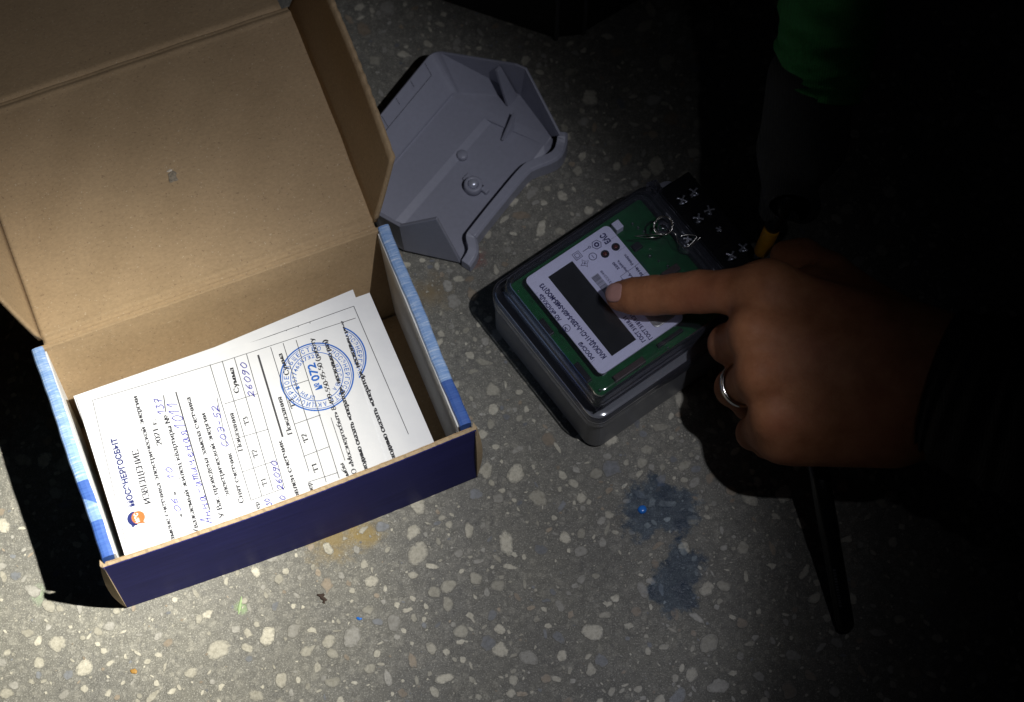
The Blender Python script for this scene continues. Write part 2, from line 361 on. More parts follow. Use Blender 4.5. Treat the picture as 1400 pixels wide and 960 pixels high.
# ================================================================== CARDBOARD BOX
BX, BY, YAW, L, W, H = -.1944, -.1426, .3829, .1899, .1226, .070
cy, sy = math.cos(YAW), math.sin(YAW)
def bw(p): return Vector((BX+p[0]*cy-p[1]*sy, BY+p[0]*sy+p[1]*cy, p[2]))
box = bpy.data.objects.new('cardboard_box', None); C.objects.link(box); box.location = (BX, BY, 0); box.rotation_euler = (0, 0, YAW); box.empty_display_size = .05
props(box, 'open cardboard box with navy front and blue printed rims, full of paper notices', 'box')
BASE[box] = Vector((0, 0, 0))     # children are written in the box's own frame
tk = .0024
# bottom and back wall
MB().box(.002, L-.002, .002, W-.022, .0006, .003).build('bottom_panel', M['card'], box)
bm_ = MB(); bm_.box(.0015, L-.0015, W-tk, W, .0006, H-.001, lambda p: Vector((p.x, p.y-.0185*(1-p.z/H), p.z)))
bevel(bm_.build('back_panel', M['card'], box), .0005)
# front panel: navy liner, fluted core with torn top edge, kraft inner liner
def bow(x): return -.0022*math.sin(math.pi*max(0, min(1, x/L)))
def sheet(x0, x1, y0, y1, z0, ztop, n):
    v, f = [], []
    for i in range(n+1):
        x = x0+(x1-x0)*i/n; b = bow(x); zt = ztop(i, x)
        v += [(x, y0+b, z0), (x, y1+b, z0), (x, y1+b, zt), (x, y0+b, zt)]
        if i:
            a, c = 4*(i-1), 4*i; f += [(a+k, c+k, c+(k+1) % 4, a+(k+1) % 4) for k in range(4)]
    f += [(3, 2, 1, 0), tuple(4*n+k for k in range(4))]; return v, f
rg = random.Random(4)
jag = [rg.uniform(-.0004, .0005) for _ in range(130)]
fp = mk('front_panel', *sheet(-.001, L+.001, .0000, .0005, .0006, lambda i, x: H-.0006+.3*jag[(i*3) % 130], 60), M['navy'], box)
mk('fluted_edge', *sheet(-.0008, L+.0008, .0005, .0021, .0007, lambda i, x: H-.0004+jag[i % 130]*.9, 126), M['cardedge'], box)
mk('inner_liner', *sheet(.001, L-.001, .0021, .0026, .0008, lambda i, x: H-.0002+.6*jag[(i*5+7) % 130], 60), M['card'], box)
# corner tabs of the front panel
for s, x0 in ((-1, -.0012), (1, L+.0012)):
    v, f = [], []
    for i in range(9):
        t = i/8; z = .0008+(H-.0018)*t; yb = -.0004-.0012*math.sin(math.pi*t)
        xo = x0+s*(.0008+.0022*math.sin(math.pi*t))
        v += [(x0-s*.0008, yb+.0002, z), (xo, yb+.0022, z), (xo-s*.0008, yb+.0052, z), (x0-s*.0012, yb+.0030, z)]
        if i:
            a, c = 4*(i-1), 4*i; f += [(a+k, a+(k+1) % 4, c+(k+1) % 4, c+k) for k in range(4)]
    f += [(0, 1, 2, 3), (35, 34, 33, 32)]
    mk('corner_tab', v, f, M['cardedge'], box)
# rolled side walls: printed outside and rim, white lining inside
def side(s):
    th = .0062
    prof = [(0, .0008), (0, H-.0010), (.0006, H-.0001), (.0018, H+.0003), (.0042, H+.0003), (.0056, H-.0001), (th, H-.0012)]
    n = 40; v, f = [], []
    for i in range(n+1):
        y = .0048+(W-.0060)*i/n; wob = .00022*math.sin(i*.30+s)+.0001*math.sin(i*1.3)
        for (a, z) in prof:
            x = a+wob if s < 0 else L-a+wob
            v.append((x, y, z+.3*wob))
    k = len(prof)
    for i in range(n):
        for j in range(k-1):
            q = (i*k+j, i*k+j+1, (i+1)*k+j+1, (i+1)*k+j); f.append(q if s < 0 else q[::-1])
    f.append(tuple(range(k))[::(1 if s > 0 else -1)]); f.append(tuple(n*k+j for j in range(k))[::(-1 if s > 0 else 1)])
    o = mk('side_panel', v, f, M['blue'], box, False)
    x0, x1 = (th-.0006, th+.0006) if s < 0 else (L-th-.0006, L-th+.0006)
    m = MB().box(x0, x1, .0055, W-.004, .003, H-.0016); m.build('white_lining', M['whitecard'], o)
    return o
side(-1); side(1)
# lid, opened past upright, with tuck flap and ears
TILT = math.radians(8); LID = .1305
ldir = Vector((0, math.cos(TILT), math.sin(TILT))); lnor = Vector((0, -math.sin(TILT), math.cos(TILT)))
X0, X1 = .0068, .1832; HZ = Vector((0, W-.0008, H-.0006))
def lidp(x, v, d=0, warp=True):
    sag = -(.0065*math.sin(math.pi*min(1, max(0, v/LID)))+.001*math.sin(math.pi*(x-X0)/(X1-X0))*math.sin(math.pi*min(1, max(0, v/LID)))) if warp else 0
    return HZ+Vector((x, 0, 0))+ldir*v+lnor*(d-sag)
def grid_panel(fn, nu, nv, t):
    v, f = [], []
    for lay in (0, 1):
        for j in range(nv+1):
            for i in range(nu+1): v.append(fn(i/nu, j/nv, -t*lay))
    N = (nu+1)*(nv+1); ix = lambda i, j: j*(nu+1)+i
    for j in range(nv):
        for i in range(nu):
            q = (ix(i, j), ix(i+1, j), ix(i+1, j+1), ix(i, j+1)); f.append(q); f.append(tuple(N+a for a in q[::-1]))
    for i in range(nu):
        f.append((ix(i+1, 0), ix(i, 0), N+ix(i, 0), N+ix(i+1, 0))); f.append((ix(i, nv), ix(i+1, nv), N+ix(i+1, nv), N+ix(i, nv)))
    for j in range(nv):
        f.append((ix(0, j), ix(0, j+1), N+ix(0, j+1), N+ix(0, j))); f.append((ix(nu, j+1), ix(nu, j), N+ix(nu, j), N+ix(nu, j+1)))
    return v, f
def crease(v, vc, wd, dp): return -dp*math.exp(-((v-vc)/wd)**2)
def lid_fn(a, b, d):
    v = b*LID; x = X0+(X1-X0)*a
    z = crease(v, .0022, .0012, .0012)+crease(v, LID-.001, .0012, .0010)+.0007*math.exp(-((v-.0048)/.0012)**2)+.0007*math.exp(-((v-LID+.0040)/.0013)**2)
    z += .0004*math.sin(x*170+v*40)*math.sin(v*150)
    return lidp(x, v, z+d)
lid = mk('lid', *grid_panel(lid_fn, 90, 120, .0022), M['card'], box, True)
sc_n = bw(lnor)-bw((0, 0, 0)); sc_p = bw(lidp(.095, .06))
dq = FW+R2*((236-700)/FPX)-U2*((242-480)/FPX); sc_c = cam_pos+dq*((sc_p-cam_pos).dot(sc_n)/dq.dot(sc_n))
sc_l = Vector(((sc_c.x-BX)*cy+(sc_c.y-BY)*sy, -(sc_c.x-BX)*sy+(sc_c.y-BY)*cy, sc_c.z)); SCX, SCV = sc_l.x, (sc_l-HZ).dot(ldir)
print('scuff', SCX, SCV)
for nm, mt, rx_, ry_, dx_, dv_, hh_ in (('torn_spot', 'scuffgrey', .0026, .0036, 0, 0, .00035), ('torn_spot', 'scuffglint', .0016, .0008, -.0003, .0036, .0006)):  # pale patch: torn lining with the dent's glint put into its colour
    rg = random.Random(len(nm)+int(rx_*1e5)); v = [lidp(SCX+dx_, SCV+dv_, hh_)]; nn_ = 18
    for k in range(nn_):
        a = 2*math.pi*k/nn_; q = rg.uniform(.7, 1.15); v.append(lidp(SCX+dx_+rx_*q*math.cos(a), SCV+dv_+ry_*q*math.sin(a), .00018))
    mk(nm, v, [(0, 1+k, 1+(k+1) % nn_) for k in range(nn_)], M[mt], lid)
bend = math.radians(22); tdir = (ldir*math.cos(bend)-lnor*math.sin(bend)); tnor = (lnor*math.cos(bend)+ldir*math.sin(bend))
def tuck_fn(a, b, d):
    v = b*.095; ins = .004+.02*max(0, b-.75)
    return lidp(X0+ins+(X1-X0-2*ins)*a, LID+.0003, -.0004)+tdir*v+tnor*(d+.0006*math.exp(-((v-.003)/.0012)**2))
mk('tuck_flap', *grid_panel(tuck_fn, 20, 24, .0022), M['card'], lid, True)
def ear(s, phi, h, v0, v1):
    X = X1 if s > 0 else X0
    out = Vector((s, 0, 0))*math.cos(phi)+lnor*math.sin(phi); nn = (lnor*math.cos(phi)-Vector((s, 0, 0))*math.sin(phi))
    def fn(a, b, d):
        hh = a*h; lo = .0028+(v0-.0028)*(a**1.15); hi = LID-.001-(LID-v1)*a**1.2
        v = lo+(hi-lo)*b
        rough = .0004*math.sin(v*900)+.0003*math.sin(v*2300+1) if a > .99 else 0
        return HZ+Vector((X-s*.0003, 0, 0))+ldir*v+lnor*(.0065*math.sin(math.pi*min(1, max(0, v/LID))))+out*(hh+rough)+nn*(d-.0015*math.sin(a*2.6)*math.sin(b*3.1))
    v, f = grid_panel(fn, 10, 60, .0022)
    if s < 0: f = [q[::-1] for q in f]
    return mk('side_flap', v, f, M['card'], lid, True)
EAR_PHI = math.radians(75)
# solve ear height and set-back so that its outer corner falls where the photograph shows it
def proj(p):
    v = p-cam_pos; z = v.dot(FW); return 700+FPX*v.dot(R2)/z, 480-FPX*v.dot(U2)/z
best = None
for hi in range(24, 75):
    for vi in range(-10, 50):
        h, v = hi*.001, vi*.001
        q = bw(HZ+Vector((X1+.0008, 0, 0))+ldir*v+lnor*(.0065*math.sin(math.pi*max(0, v/LID)))+(Vector((1, 0, 0))*math.cos(EAR_PHI)+lnor*math.sin(EAR_PHI))*h)
        a, b = proj(q); e = (a-538)**2+(b-215)**2
        if best is None or e < best[0]: best = (e, h, v)
print('ear', best)
ear(1, EAR_PHI, best[1], best[2], LID-.002)
ear(-1, math.radians(74), best[1], best[2]+.012, LID-.002)

# ================================================================== TEXT
_tm = {}
def glyphs(body, bold=0.0, res=2):
    key = (body, bold, res)
    if key in _tm: return _tm[key]
    c = bpy.data.curves.new('t', 'FONT'); c.body = body; c.resolution_u = res; c.offset = bold; c.fill_mode = 'BOTH' if False else 'FRONT'
    o = bpy.data.objects.new('t', c); C.objects.link(o)
    dg = bpy.context.evaluated_depsgraph_get(); dg.update()
    ev = o.evaluated_get(dg); me = ev.to_mesh()
    v = [(p.co.x, p.co.y) for p in me.vertices]; f = [tuple(p.vertices) for p in me.polygons]
    ev.to_mesh_clear(); bpy.data.objects.remove(o); bpy.data.curves.remove(c)
    _tm[key] = (v, f); return v, f
CAP = max((p[1] for p in glyphs('П')[0]), default=.7)
def put_text(mb, body, A, B, cap, zf, bold=0.0, fit=True, slant=0):
    """text along the world segment A->B (2D), letters cap metres high, tops to the left of the direction"""
    v, f = glyphs(body, bold)
    if not v: print('NO GLYPHS', body); return
    x0, x1 = min(p[0] for p in v), max(p[0] for p in v)
    d = Vector((B[0]-A[0], B[1]-A[1])); ln = d.length; d.normalize(); n = Vector((-d.y, d.x)); sy_ = cap/CAP; sx = ln/(x1-x0) if fit else sy_
    out = []
    for (x, y) in v:
        q = Vector((A[0], A[1]))+d*((x-x0)*sx+slant*y*sy_)+n*(y*sy_); out.append((q.x, q.y, zf(q.x, q.y)))
    area = 0
    if f:
        a, b, c = (Vector(out[i]) for i in f[0][:3]); area = (b-a).cross(c-a).z
    mb.add(out, f if area >= 0 else [q[::-1] for q in f])
def stroke(mb, pts, wd, zf):
    """flat ribbon of ink through 2D world points"""
    P = [Vector((p[0], p[1])) for p in pts]; v, f = [], []
    for i, p in enumerate(P):
        t = (P[min(i+1, len(P)-1)]-P[max(i-1, 0)]); t = t.normalized() if t.length > 1e-9 else Vector((1, 0)); n = Vector((-t.y, t.x))*wd/2
        a, b = p-n, p+n; v += [(a.x, a.y, zf(a.x, a.y)), (b.x, b.y, zf(b.x, b.y))]
        if i: f.append((2*i-2, 2*i, 2*i+1, 2*i-1))
    mb.add(v, f)
def ringpts(c, r, n=64, a0=0, a1=2*math.pi): return [(c[0]+r*math.cos(a0+(a1-a0)*k/n), c[1]+r*math.sin(a0+(a1-a0)*k/n)) for k in range(n+1)]
def spline(pts, n=7):
    P = [Vector(p) for p in pts]; out = []
    for i in range(len(P)-1):
        a, b, c, d = P[max(i-1, 0)], P[i], P[i+1], P[min(i+2, len(P)-1)]
        for k in range(n):
            t = k/n; out.append(.5*((2*b)+(c-a)*t+(2*a-5*b+4*c-d)*t*t+(3*b-a-3*c+d)*t**3))
    return out+[P[-1]]
HAND = {'0': [[(.5, 1), (.1, .6), (.2, .05), (.55, .1), (.75, .6), (.5, 1), (.4, .9)]], '1': [[(.1, .6), (.5, 1), (.35, 0)]], '2': [[(.1, .8), (.5, 1), (.6, .6), (.0, .0), (.35, .1), (.75, .0)]],
        '3': [[(.1, .9), (.55, .95), (.4, .55), (.65, .25), (.25, -.1), (.0, .1)]], '5': [[(.75, 1), (.3, .95), (.2, .55), (.6, .5), (.5, .05), (.05, .05)]], '6': [[(.65, 1), (.15, .5), (.2, .05), (.55, .1), (.5, .45), (.2, .35)]],
        '7': [[(.1, .95), (.7, 1), (.4, .4), (.3, -.1)], [(.15, .5), (.65, .5)]], '9': [[(.65, .85), (.3, 1), (.15, .65), (.55, .6), (.7, .95), (.5, .3), (.1, -.1)]], '-': [[(.1, .4), (.6, .45)]],
        'С': [[(.7, .85), (.3, 1), (.1, .4), (.3, .0), (.7, .2)]], 'О': [[(.4, 1), (.05, .5), (.35, .0), (.7, .5), (.4, 1)]], 'Э': [[(.1, .9), (.5, 1), (.7, .5), (.4, .0), (.05, .15)], [(.2, .5), (.65, .5)]],
        'А': [[(.0, .0), (.35, .6), (.6, 1.1), (.6, .0)], [(.2, .35), (.7, .4)]], 'н': [[(.05, .5), (.05, .0), (.1, .25), (.45, .3), (.5, .5), (.45, .0), (.65, .1)]], 'а': [[(.5, .45), (.2, .5), (.05, .2), (.25, .0), (.5, .45), (.5, .05), (.7, .1)]],
        'т': [[(.0, .4), (.1, .5), (.1, .0), (.15, .4), (.35, .5), (.35, .0), (.4, .4), (.6, .5), (.6, .0), (.75, .1)]], 'и': [[(.05, .5), (.05, .05), (.3, .1), (.45, .5), (.45, .05), (.65, .1)]], 'ч': [[(.05, .5), (.1, .25), (.4, .3), (.5, .5), (.45, .0), (.65, .1)]],
        'е': [[(.05, .2), (.45, .35), (.3, .5), (.08, .25), (.25, .0), (.6, .12)]], 'я': [[(.0, .0), (.3, .25), (.1, .4), (.35, .5), (.5, .45), (.45, .0), (.65, .1)]], 'п': [[(.05, .5), (.05, .0), (.1, .4), (.4, .5), (.45, .0), (.65, .1)]]}
def put_hand(mb, body, A, B, cap, zf, wd=.00036, seed=1):
    wd = wd*1.2
    rg = random.Random(seed); d = Vector((B[0]-A[0], B[1]-A[1])); ln = d.length; d.normalize(); n = Vector((-d.y, d.x)); st = ln/max(1, len(body))
    for i, ch in enumerate(body):
        jit = rg.uniform(-.08, .08)
        for poly in HAND.get(ch, ()):
            pts = [Vector((A[0], A[1]))+d*(i*st+(x*1.15+y*.22)*st*.98)+n*((y+jit)*cap) for (x, y) in poly]
            stroke(mb, spline(pts), wd, zf)
# ---- serif letters drawn from stems (S x y0 y1), curves (C) and lines (L); stroke width follows direction
X_ = .66
def _o(x0, x1, y0, y1): 
    cx, cy_, a, b = (x0+x1)/2, (y0+y1)/2, (x1-x0)/2, (y1-y0)/2
    return [(cx+a*math.sin(t), cy_+b*math.cos(t)) for t in [2*math.pi*k/14 for k in range(15)]]
def _G(w_, *st): return (w_, st)
def _S(x, a=0, b=X_): return ('S', x, a, b)
def _L(*p): return ('L', p)
def _C(*p): return ('C', p)
def _b(x, y0, y1, w_): return _C((x, y1), (x+w_*.7, y1-.01), (x+w_, (y0+y1)/2), (x+w_*.7, y0+.01), (x, y0))
GL = {
 'а': _G(.5, _S(.38), _C((.36, .38), (.12, .30), (.06, .14), (.16, .01), (.36, .12)), _C((.09, .52), (.2, .65), (.36, .6), (.38, .45))), 'б': _G(.56, ('L', _o(.06, .5, 0, .6)), _C((.07, .35), (.1, .75), (.3, .88), (.46, 1.0))),
 'в': _G(.52, _S(.13), _b(.13, .35, X_, .26), _b(.13, 0, .35, .31)), 'г': _G(.46, _S(.13), _L((.13, X_), (.42, X_), (.42, .52))), 'д': _G(.6, _L((.06, -.16), (.06, 0), (.54, 0), (.54, -.16)), _C((.12, 0), (.2, .3), (.22, X_)), _L((.18, X_), (.46, X_)), ('L', ((.44, X_), (.44, 0)))),
 'е': _G(.5, _L((.07, .36), (.43, .36)), _C((.43, .36), (.4, .6), (.25, X_), (.08, .5), (.06, .28), (.16, .04), (.3, .0), (.44, .14))), 'ж': _G(.78, _S(.39), _L((.36, .33), (.08, X_)), _L((.42, .33), (.7, X_)), _L((.36, .36), (.06, 0)), _L((.42, .36), (.72, 0))),
 'з': _G(.44, _C((.06, .54), (.16, X_), (.33, .6), (.32, .42), (.18, .36)), _C((.18, .36), (.36, .3), (.38, .1), (.2, .0), (.05, .12))), 'и': _G(.6, _S(.12), _S(.48), _L((.12, .06), (.48, .6))), 'й': _G(.6, _S(.12), _S(.48), _L((.12, .06), (.48, .6)), _C((.2, .92), (.3, .8), (.4, .92))),
 'к': _G(.54, _S(.12), _C((.14, .34), (.3, .42), (.46, X_)), _L((.26, .38), (.5, 0))), 'л': _G(.56, _S(.45), _C((.04, .02), (.14, .05), (.2, X_)), _L((.18, X_), (.45, X_))), 'м': _G(.7, _S(.12), _S(.58), _L((.12, X_), (.35, .04)), _L((.35, .04), (.58, X_))), 'н': _G(.58, _S(.12), _S(.46), _L((.12, .34), (.46, .34))),
 'о': _G(.54, ('L', _o(.05, .49, 0, X_))), 'п': _G(.58, _S(.12), _S(.46), _L((.12, X_-.02), (.46, X_-.02))), 'р': _G(.54, _S(.13, -.28), _b(.13, .01, X_, .34)), 'с': _G(.46, _C((.4, .52), (.26, X_), (.08, .52), (.05, .3), (.14, .05), (.28, .0), (.42, .13))), 'т': _G(.5, _S(.25), _L((.05, .5), (.05, X_), (.45, X_), (.45, .5))),
 'у': _G(.5, _L((.06, X_), (.27, .06)), _C((.45, X_), (.26, .04), (.16, -.24), (.05, -.24)), _L((.0, X_), (.14, X_)), _L((.38, X_), (.5, X_))), 'х': _G(.5, _L((.08, X_), (.42, 0)), _L((.42, X_), (.08, 0))), 'ц': _G(.6, _S(.12), _S(.46), _L((.12, .02), (.54, .02), (.54, -.16))), 'ч': _G(.56, _S(.44), _C((.12, X_), (.12, .36), (.24, .3), (.44, .36))),
 'ы': _G(.7, _S(.12), _S(.58), _b(.12, 0, .38, .28)), 'ь': _G(.48, _S(.12), _b(.12, 0, .38, .3)), 'э': _G(.48, _C((.06, .54), (.2, X_), (.38, .54), (.42, .33), (.36, .1), (.2, 0), (.05, .12)), _L((.18, .35), (.42, .35))), 'я': _G(.52, _S(.4), _C((.4, X_), (.16, .62), (.1, .48), (.18, .33), (.4, .32)), _L((.26, .33), (.06, 0))),
 'И': _G(.8, _S(.14, 0, 1), _S(.66, 0, 1), _L((.14, .08), (.66, .92))), 'З': _G(.6, _C((.08, .8), (.22, 1), (.46, .92), (.46, .62), (.24, .53)), _C((.24, .53), (.52, .46), (.54, .12), (.28, 0), (.06, .16))), 'В': _G(.68, _S(.15, 0, 1), _b(.15, .53, 1, .36), _b(.15, 0, .53, .44)), 'Е': _G(.64, _S(.15, 0, 1), _L((.15, 1), (.56, 1), (.56, .82)), _L((.15, .52), (.42, .52)), _L((.15, 0), (.58, 0), (.58, .2))),
 'Щ': _G(1.06, _S(.14, 0, 1), _S(.5, 0, 1), _S(.86, 0, 1), _L((.14, .02), (.98, .02), (.98, -.2))), 'Н': _G(.78, _S(.14, 0, 1), _S(.64, 0, 1), _L((.14, .52), (.64, .52))), 'У': _G(.68, _L((.08, 1), (.36, .3)), _C((.62, 1), (.34, .2), (.2, .0), (.1, .06)), _L((.0, 1), (.18, 1)), _L((.52, 1), (.7, 1))), 'С': _G(.66, _C((.58, .78), (.4, 1), (.14, .84), (.06, .5), (.14, .16), (.4, .0), (.6, .2))),
 'П': _G(.78, _S(.14, 0, 1), _S(.64, 0, 1), _L((.14, .97), (.64, .97))), 'Т': _G(.66, _S(.33, 0, 1), _L((.05, .78), (.06, 1), (.6, 1), (.61, .78))), 'А': _G(.74, _L((.1, 0), (.36, 1)), ('L', ((.36, 1), (.4, .9), (.66, 0))), _L((.22, .36), (.54, .36)), _L((.02, 0), (.2, 0)), _L((.56, 0), (.74, 0))), 'О': _G(.76, ('L', _o(.06, .7, 0, 1))), 'М': _G(.94, _S(.13, 0, 1), _S(.8, 0, 1), _L((.13, 1), (.46, .08)), _L((.46, .08), (.8, 1))),
 '№': _G(1.1, _S(.1, 0, 1), _S(.56, 0, 1), _L((.1, 1), (.56, 0)), ('L', _o(.7, 1.02, .4, .9)), _L((.7, .24), (1.02, .24))),
 '0': _G(.52, ('L', _o(.06, .46, 0, 1))), '1': _G(.52, _S(.28, 0, 1), _L((.12, .84), (.28, 1))), '2': _G(.52, _C((.07, .75), (.2, 1), (.42, .9), (.36, .5), (.06, .02)), _L((.06, .03), (.46, .03))), '3': _G(.52, _C((.08, .8), (.22, 1), (.4, .88), (.36, .6), (.2, .53)), _C((.2, .53), (.44, .44), (.44, .12), (.22, 0), (.06, .12))), '4': _G(.52, _L((.36, 1), (.04, .3), (.48, .3)), ('L', ((.36, 1), (.36, 0)))),
 '5': _G(.52, _L((.44, 1), (.16, 1), (.1, .56)), _C((.1, .56), (.34, .6), (.44, .36), (.34, .06), (.06, .04))), '8': _G(.52, ('L', _o(.09, .43, .52, 1)), ('L', _o(.05, .47, 0, .52))), '9': _G(.52, ('L', _o(.06, .46, .42, 1)), _C((.45, .7), (.4, .25), (.12, .0))),
 '«': _G(.46, _L((.2, .56), (.06, .33)), _L((.06, .33), (.2, .1)), _L((.4, .56), (.26, .33)), _L((.26, .33), (.4, .1))), '»': _G(.46, _L((.06, .56), (.2, .33)), _L((.2, .33), (.06, .1)), _L((.26, .56), (.4, .33)), _L((.4, .33), (.26, .1))), '.': _G(.26, ('L', ((.12, .0), (.12, .12)))), ',': _G(.26, _L((.14, .1), (.08, -.16))), '-': _G(.36, ('L', ((.04, .34), (.32, .34))), ('L', ((.04, .30), (.32, .30)))),
 '(': _G(.36, _C((.3, 1.05), (.1, .7), (.1, .2), (.3, -.2))), ')': _G(.36, _C((.06, 1.05), (.26, .7), (.26, .2), (.06, -.2))), ' ': _G(.30)}
def put_serif(mb, body, A, B, cap, zf, bold=0):
    """Times-like lettering along A->B"""
    TK, TN = (.180, .085) if not bold else (.235, .11)
    tot = sum(GL[c][0] for c in body); d = Vector((B[0]-A[0], B[1]-A[1])); ln0 = d.length; d.normalize(); n = Vector((-d.y, d.x)); sx = ln0/tot; O = Vector((A[0], A[1])); x0 = 0
    def W_(x, y): q = O+d*(x*sx)+n*(y*cap); return (q.x, q.y, zf(q.x, q.y))
    def rib_(pts):
        P = [Vector(p) for p in pts]; v, f = [], []
        for i, p in enumerate(P):
            t = P[min(i+1, len(P)-1)]-P[max(i-1, 0)]; t = t.normalized() if t.length > 1e-9 else Vector((0, 1)); w_ = TN+(TK-TN)*abs(t.y)**1.6; m = Vector((-t.y, t.x))*w_/2
            v += [W_(x0+p.x-m.x, p.y-m.y), W_(x0+p.x+m.x, p.y+m.y)]
            if i: f.append((2*i-2, 2*i, 2*i+1, 2*i-1))
        mb.add(v, f)
    for c in body:
        gw, st = GL[c]
        for g in st:
            if g[0] == 'S':
                _, x, a, b = g; rib_([(x, a), (x, b)]); sf = .11 if not bold else .15
                for yy in (a+TN/2, b-TN/2): rib_([(x-sf, yy), (x+sf, yy)])
            elif g[0] == 'L':
                if len(g[1]) > 8: rib_(g[1])
                else:
                    for k in range(len(g[1])-1): rib_([g[1][k], g[1][k+1]])
            else: rib_(spline(g[1], 5))
        x0 += gw
# ================================================================== PAPER
ZP = .0555
def sheet_obj(name, corners, z0, label, curl, thick=.00012, mat='paper', nu=26, nv=18):
    """corners: back-left, back-right, front-right, front-left as picture points on the stack's top level"""
    P = [at(x, y, ZP) for x, y in corners]
    P = [Vector((p.x, p.y)) for p in P]
    for k, m_ in ((2, 1), (3, 0)):      # the front edge stops at the front wall
        loc = lambda q: -(q.x-BX)*sy+(q.y-BY)*cy
        if loc(P[k]) < .0042: t_ = (loc(P[m_])-.0042)/(loc(P[m_])-loc(P[k])); P[k] = P[m_]+(P[k]-P[m_])*t_
    def xy(a, b): return (P[0]*(1-a)+P[1]*a)*(1-b)+(P[3]*(1-a)+P[2]*a)*b
    c0 = (P[0]+P[1]+P[2]+P[3])/4
    def zf(x, y): return z0+curl*(.5*math.sin((x-c0.x)*38+z0*900)+.5*math.cos((y-c0.y)*45))
    def fn(a, b, d):
        q = xy(a, b); return Vector((q.x, q.y, zf(q.x, q.y)+d))
    v, f = grid_panel(fn, nu, nv, thick)
    base = Vector((c0.x, c0.y, z0)); f = [q[::-1] for q in f]
    o = mk(name, v, f, M[mat], None, False, base); props(o, label, 'paper', 'paper notices in the box')
    return o, zf
s1, z1 = sheet_obj('notice_sheet', ((104, 544), (463, 430), (531, 642), (180, 790)), ZP, 'topmost paper notice in the box with round blue stamp and orange logo', .0003)
s2, z2 = sheet_obj('notice_sheet', ((100, 541), (505, 399), (597, 612), (186, 775)), ZP-.0011, 'second paper notice showing a partly covered blue stamp', .0004)
s3, z3 = sheet_obj('notice_sheet', ((112, 548), (482, 393.5), (566, 618), (190, 770)), ZP-.0020, 'slightly twisted blank sheet under the two stamped notices', .0003)
s4, z4 = sheet_obj('notice_sheet', ((108, 541), (497, 404), (593, 612), (190, 772)), ZP-.0029, 'lowest loose sheet lying on the thick paper bundle', .0003)
# thick bundle below
bn = MB(); rg = random.Random(2)
for k in range(40):
    z0 = .0034+k*.00121
    jx, jy = rg.uniform(-.0012, .0012), rg.uniform(-.0012, .0012)
    bn.box(.0125+jx, .1665+jx, .0045+jy*.3, .0955+jy, z0, z0+.00112, bw)
o = bn.build('paper_bundle', M['paper'], None, False, bw((.09, .05, .0034))); props(o, 'thick bundle of white paper filling the box under the notices', 'paper bundle')
e = .00012
def Z1(a): return (80+a[0]/2.4, 380+a[1]/2.4)
def Z2(a): return (340+a[0]/2.8235, 380+a[1]/2.8235)
def pw(p, z=ZP): q = at(p[0], p[1], z); return (q.x, q.y)
zt = lambda x, y: z1(x, y)+e
zt2 = lambda x, y: z2(x, y)+e
T = MB(); TB = MB(); LN = MB(); lg = MB()
def tx(mb, body, a, b, cap, Z=Z1, zf=zt, bold=0): (put_text if mb is lg else put_serif)(mb, body, pw(Z(a)), pw(Z(b)), cap, zf, bold)
tx(lg, 'МОСЭНЕРГОСБЫТ', (250, 748), (190, 524), .0029, bold=.045)
tx(T, 'ИЗВЕЩЕНИЕ', (303, 740), (261, 563), .0031)
tx(T, 'замене счетчика электрической энергии', (386, 872), (257, 386), .0025)
tx(T, '2021 г.', (340, 548), (318, 462), .0025); tx(T, '«', (408, 783), (405, 772), .0020); tx(T, '»', (388, 712), (385, 700), .0020)
tx(T, 'Уважаемый жилец квартиры №', (463, 838), (360, 448), .0025)
tx(T, 'У Вас проведена замена счетчика', (545, 785), (432, 390), .0025)
tx(T, 'электрической энергии', (562, 715), (481, 442), .0025)
tx(T, 'Снят счетчик', (609, 737), (567, 573), .0025)
tx(T, 'Показания', (606, 568), (574, 442), .0025); tx(T, 'Сумма', (594, 376), (573, 293), .0025)
tx(T, 'Т1', (687, 680), (678, 655), .0024); tx(T, 'Т2', (657, 588), (648, 562), .0024); tx(T, 'Т3', (628, 480), (619, 455), .0024); tx(T, 'Номер', (672, 800), (656, 735), .0022)
tx(T, 'Установлен счетчик', (818, 800), (733, 533), .0025)
tx(T, 'Показания', (170, 604), (126, 458), .0025, Z2); tx(T, 'Сумма', (158, 372), (128, 290), .0025, Z2)
tx(T, 'Т2', (233, 632), (220, 600), .0024, Z2); tx(T, 'Т1', (272, 747), (259, 712), .0024, Z2); tx(T, 'Номер', (263, 860), (240, 790), .0022, Z2); tx(T, 'Т3', (183, 500), (170, 466), .0024, Z2)
tx(T, 'пломбы', (408, 805), (364, 714), .0022, Z2)
tx(T, 'АО «Мосэнергосбыт» 8-499-550-95-50 (работу', (424, 775), (250, 232), .0023, Z2)
tx(TB, 'необходимо сказать «оператор», несколько раз)', (478, 795), (302, 238), .0024, Z2, bold=.018)
T2 = MB(); tx(T2, 'необходимо сказать «оператор», несколько раз)', (590, 752), (360, 163), .0024, Z2, zt2, .018)
def ln(mb, a, b, wd=.00022, Z=Z1, zf=zt):
    A, B = pw(Z(a)), pw(Z(b)); n = 8
    wd = wd*1.6
    stroke(mb, [(A[0]+(B[0]-A[0])*k/n, A[1]+(B[1]-A[1])*k/n) for k in range(n+1)], wd, zf)
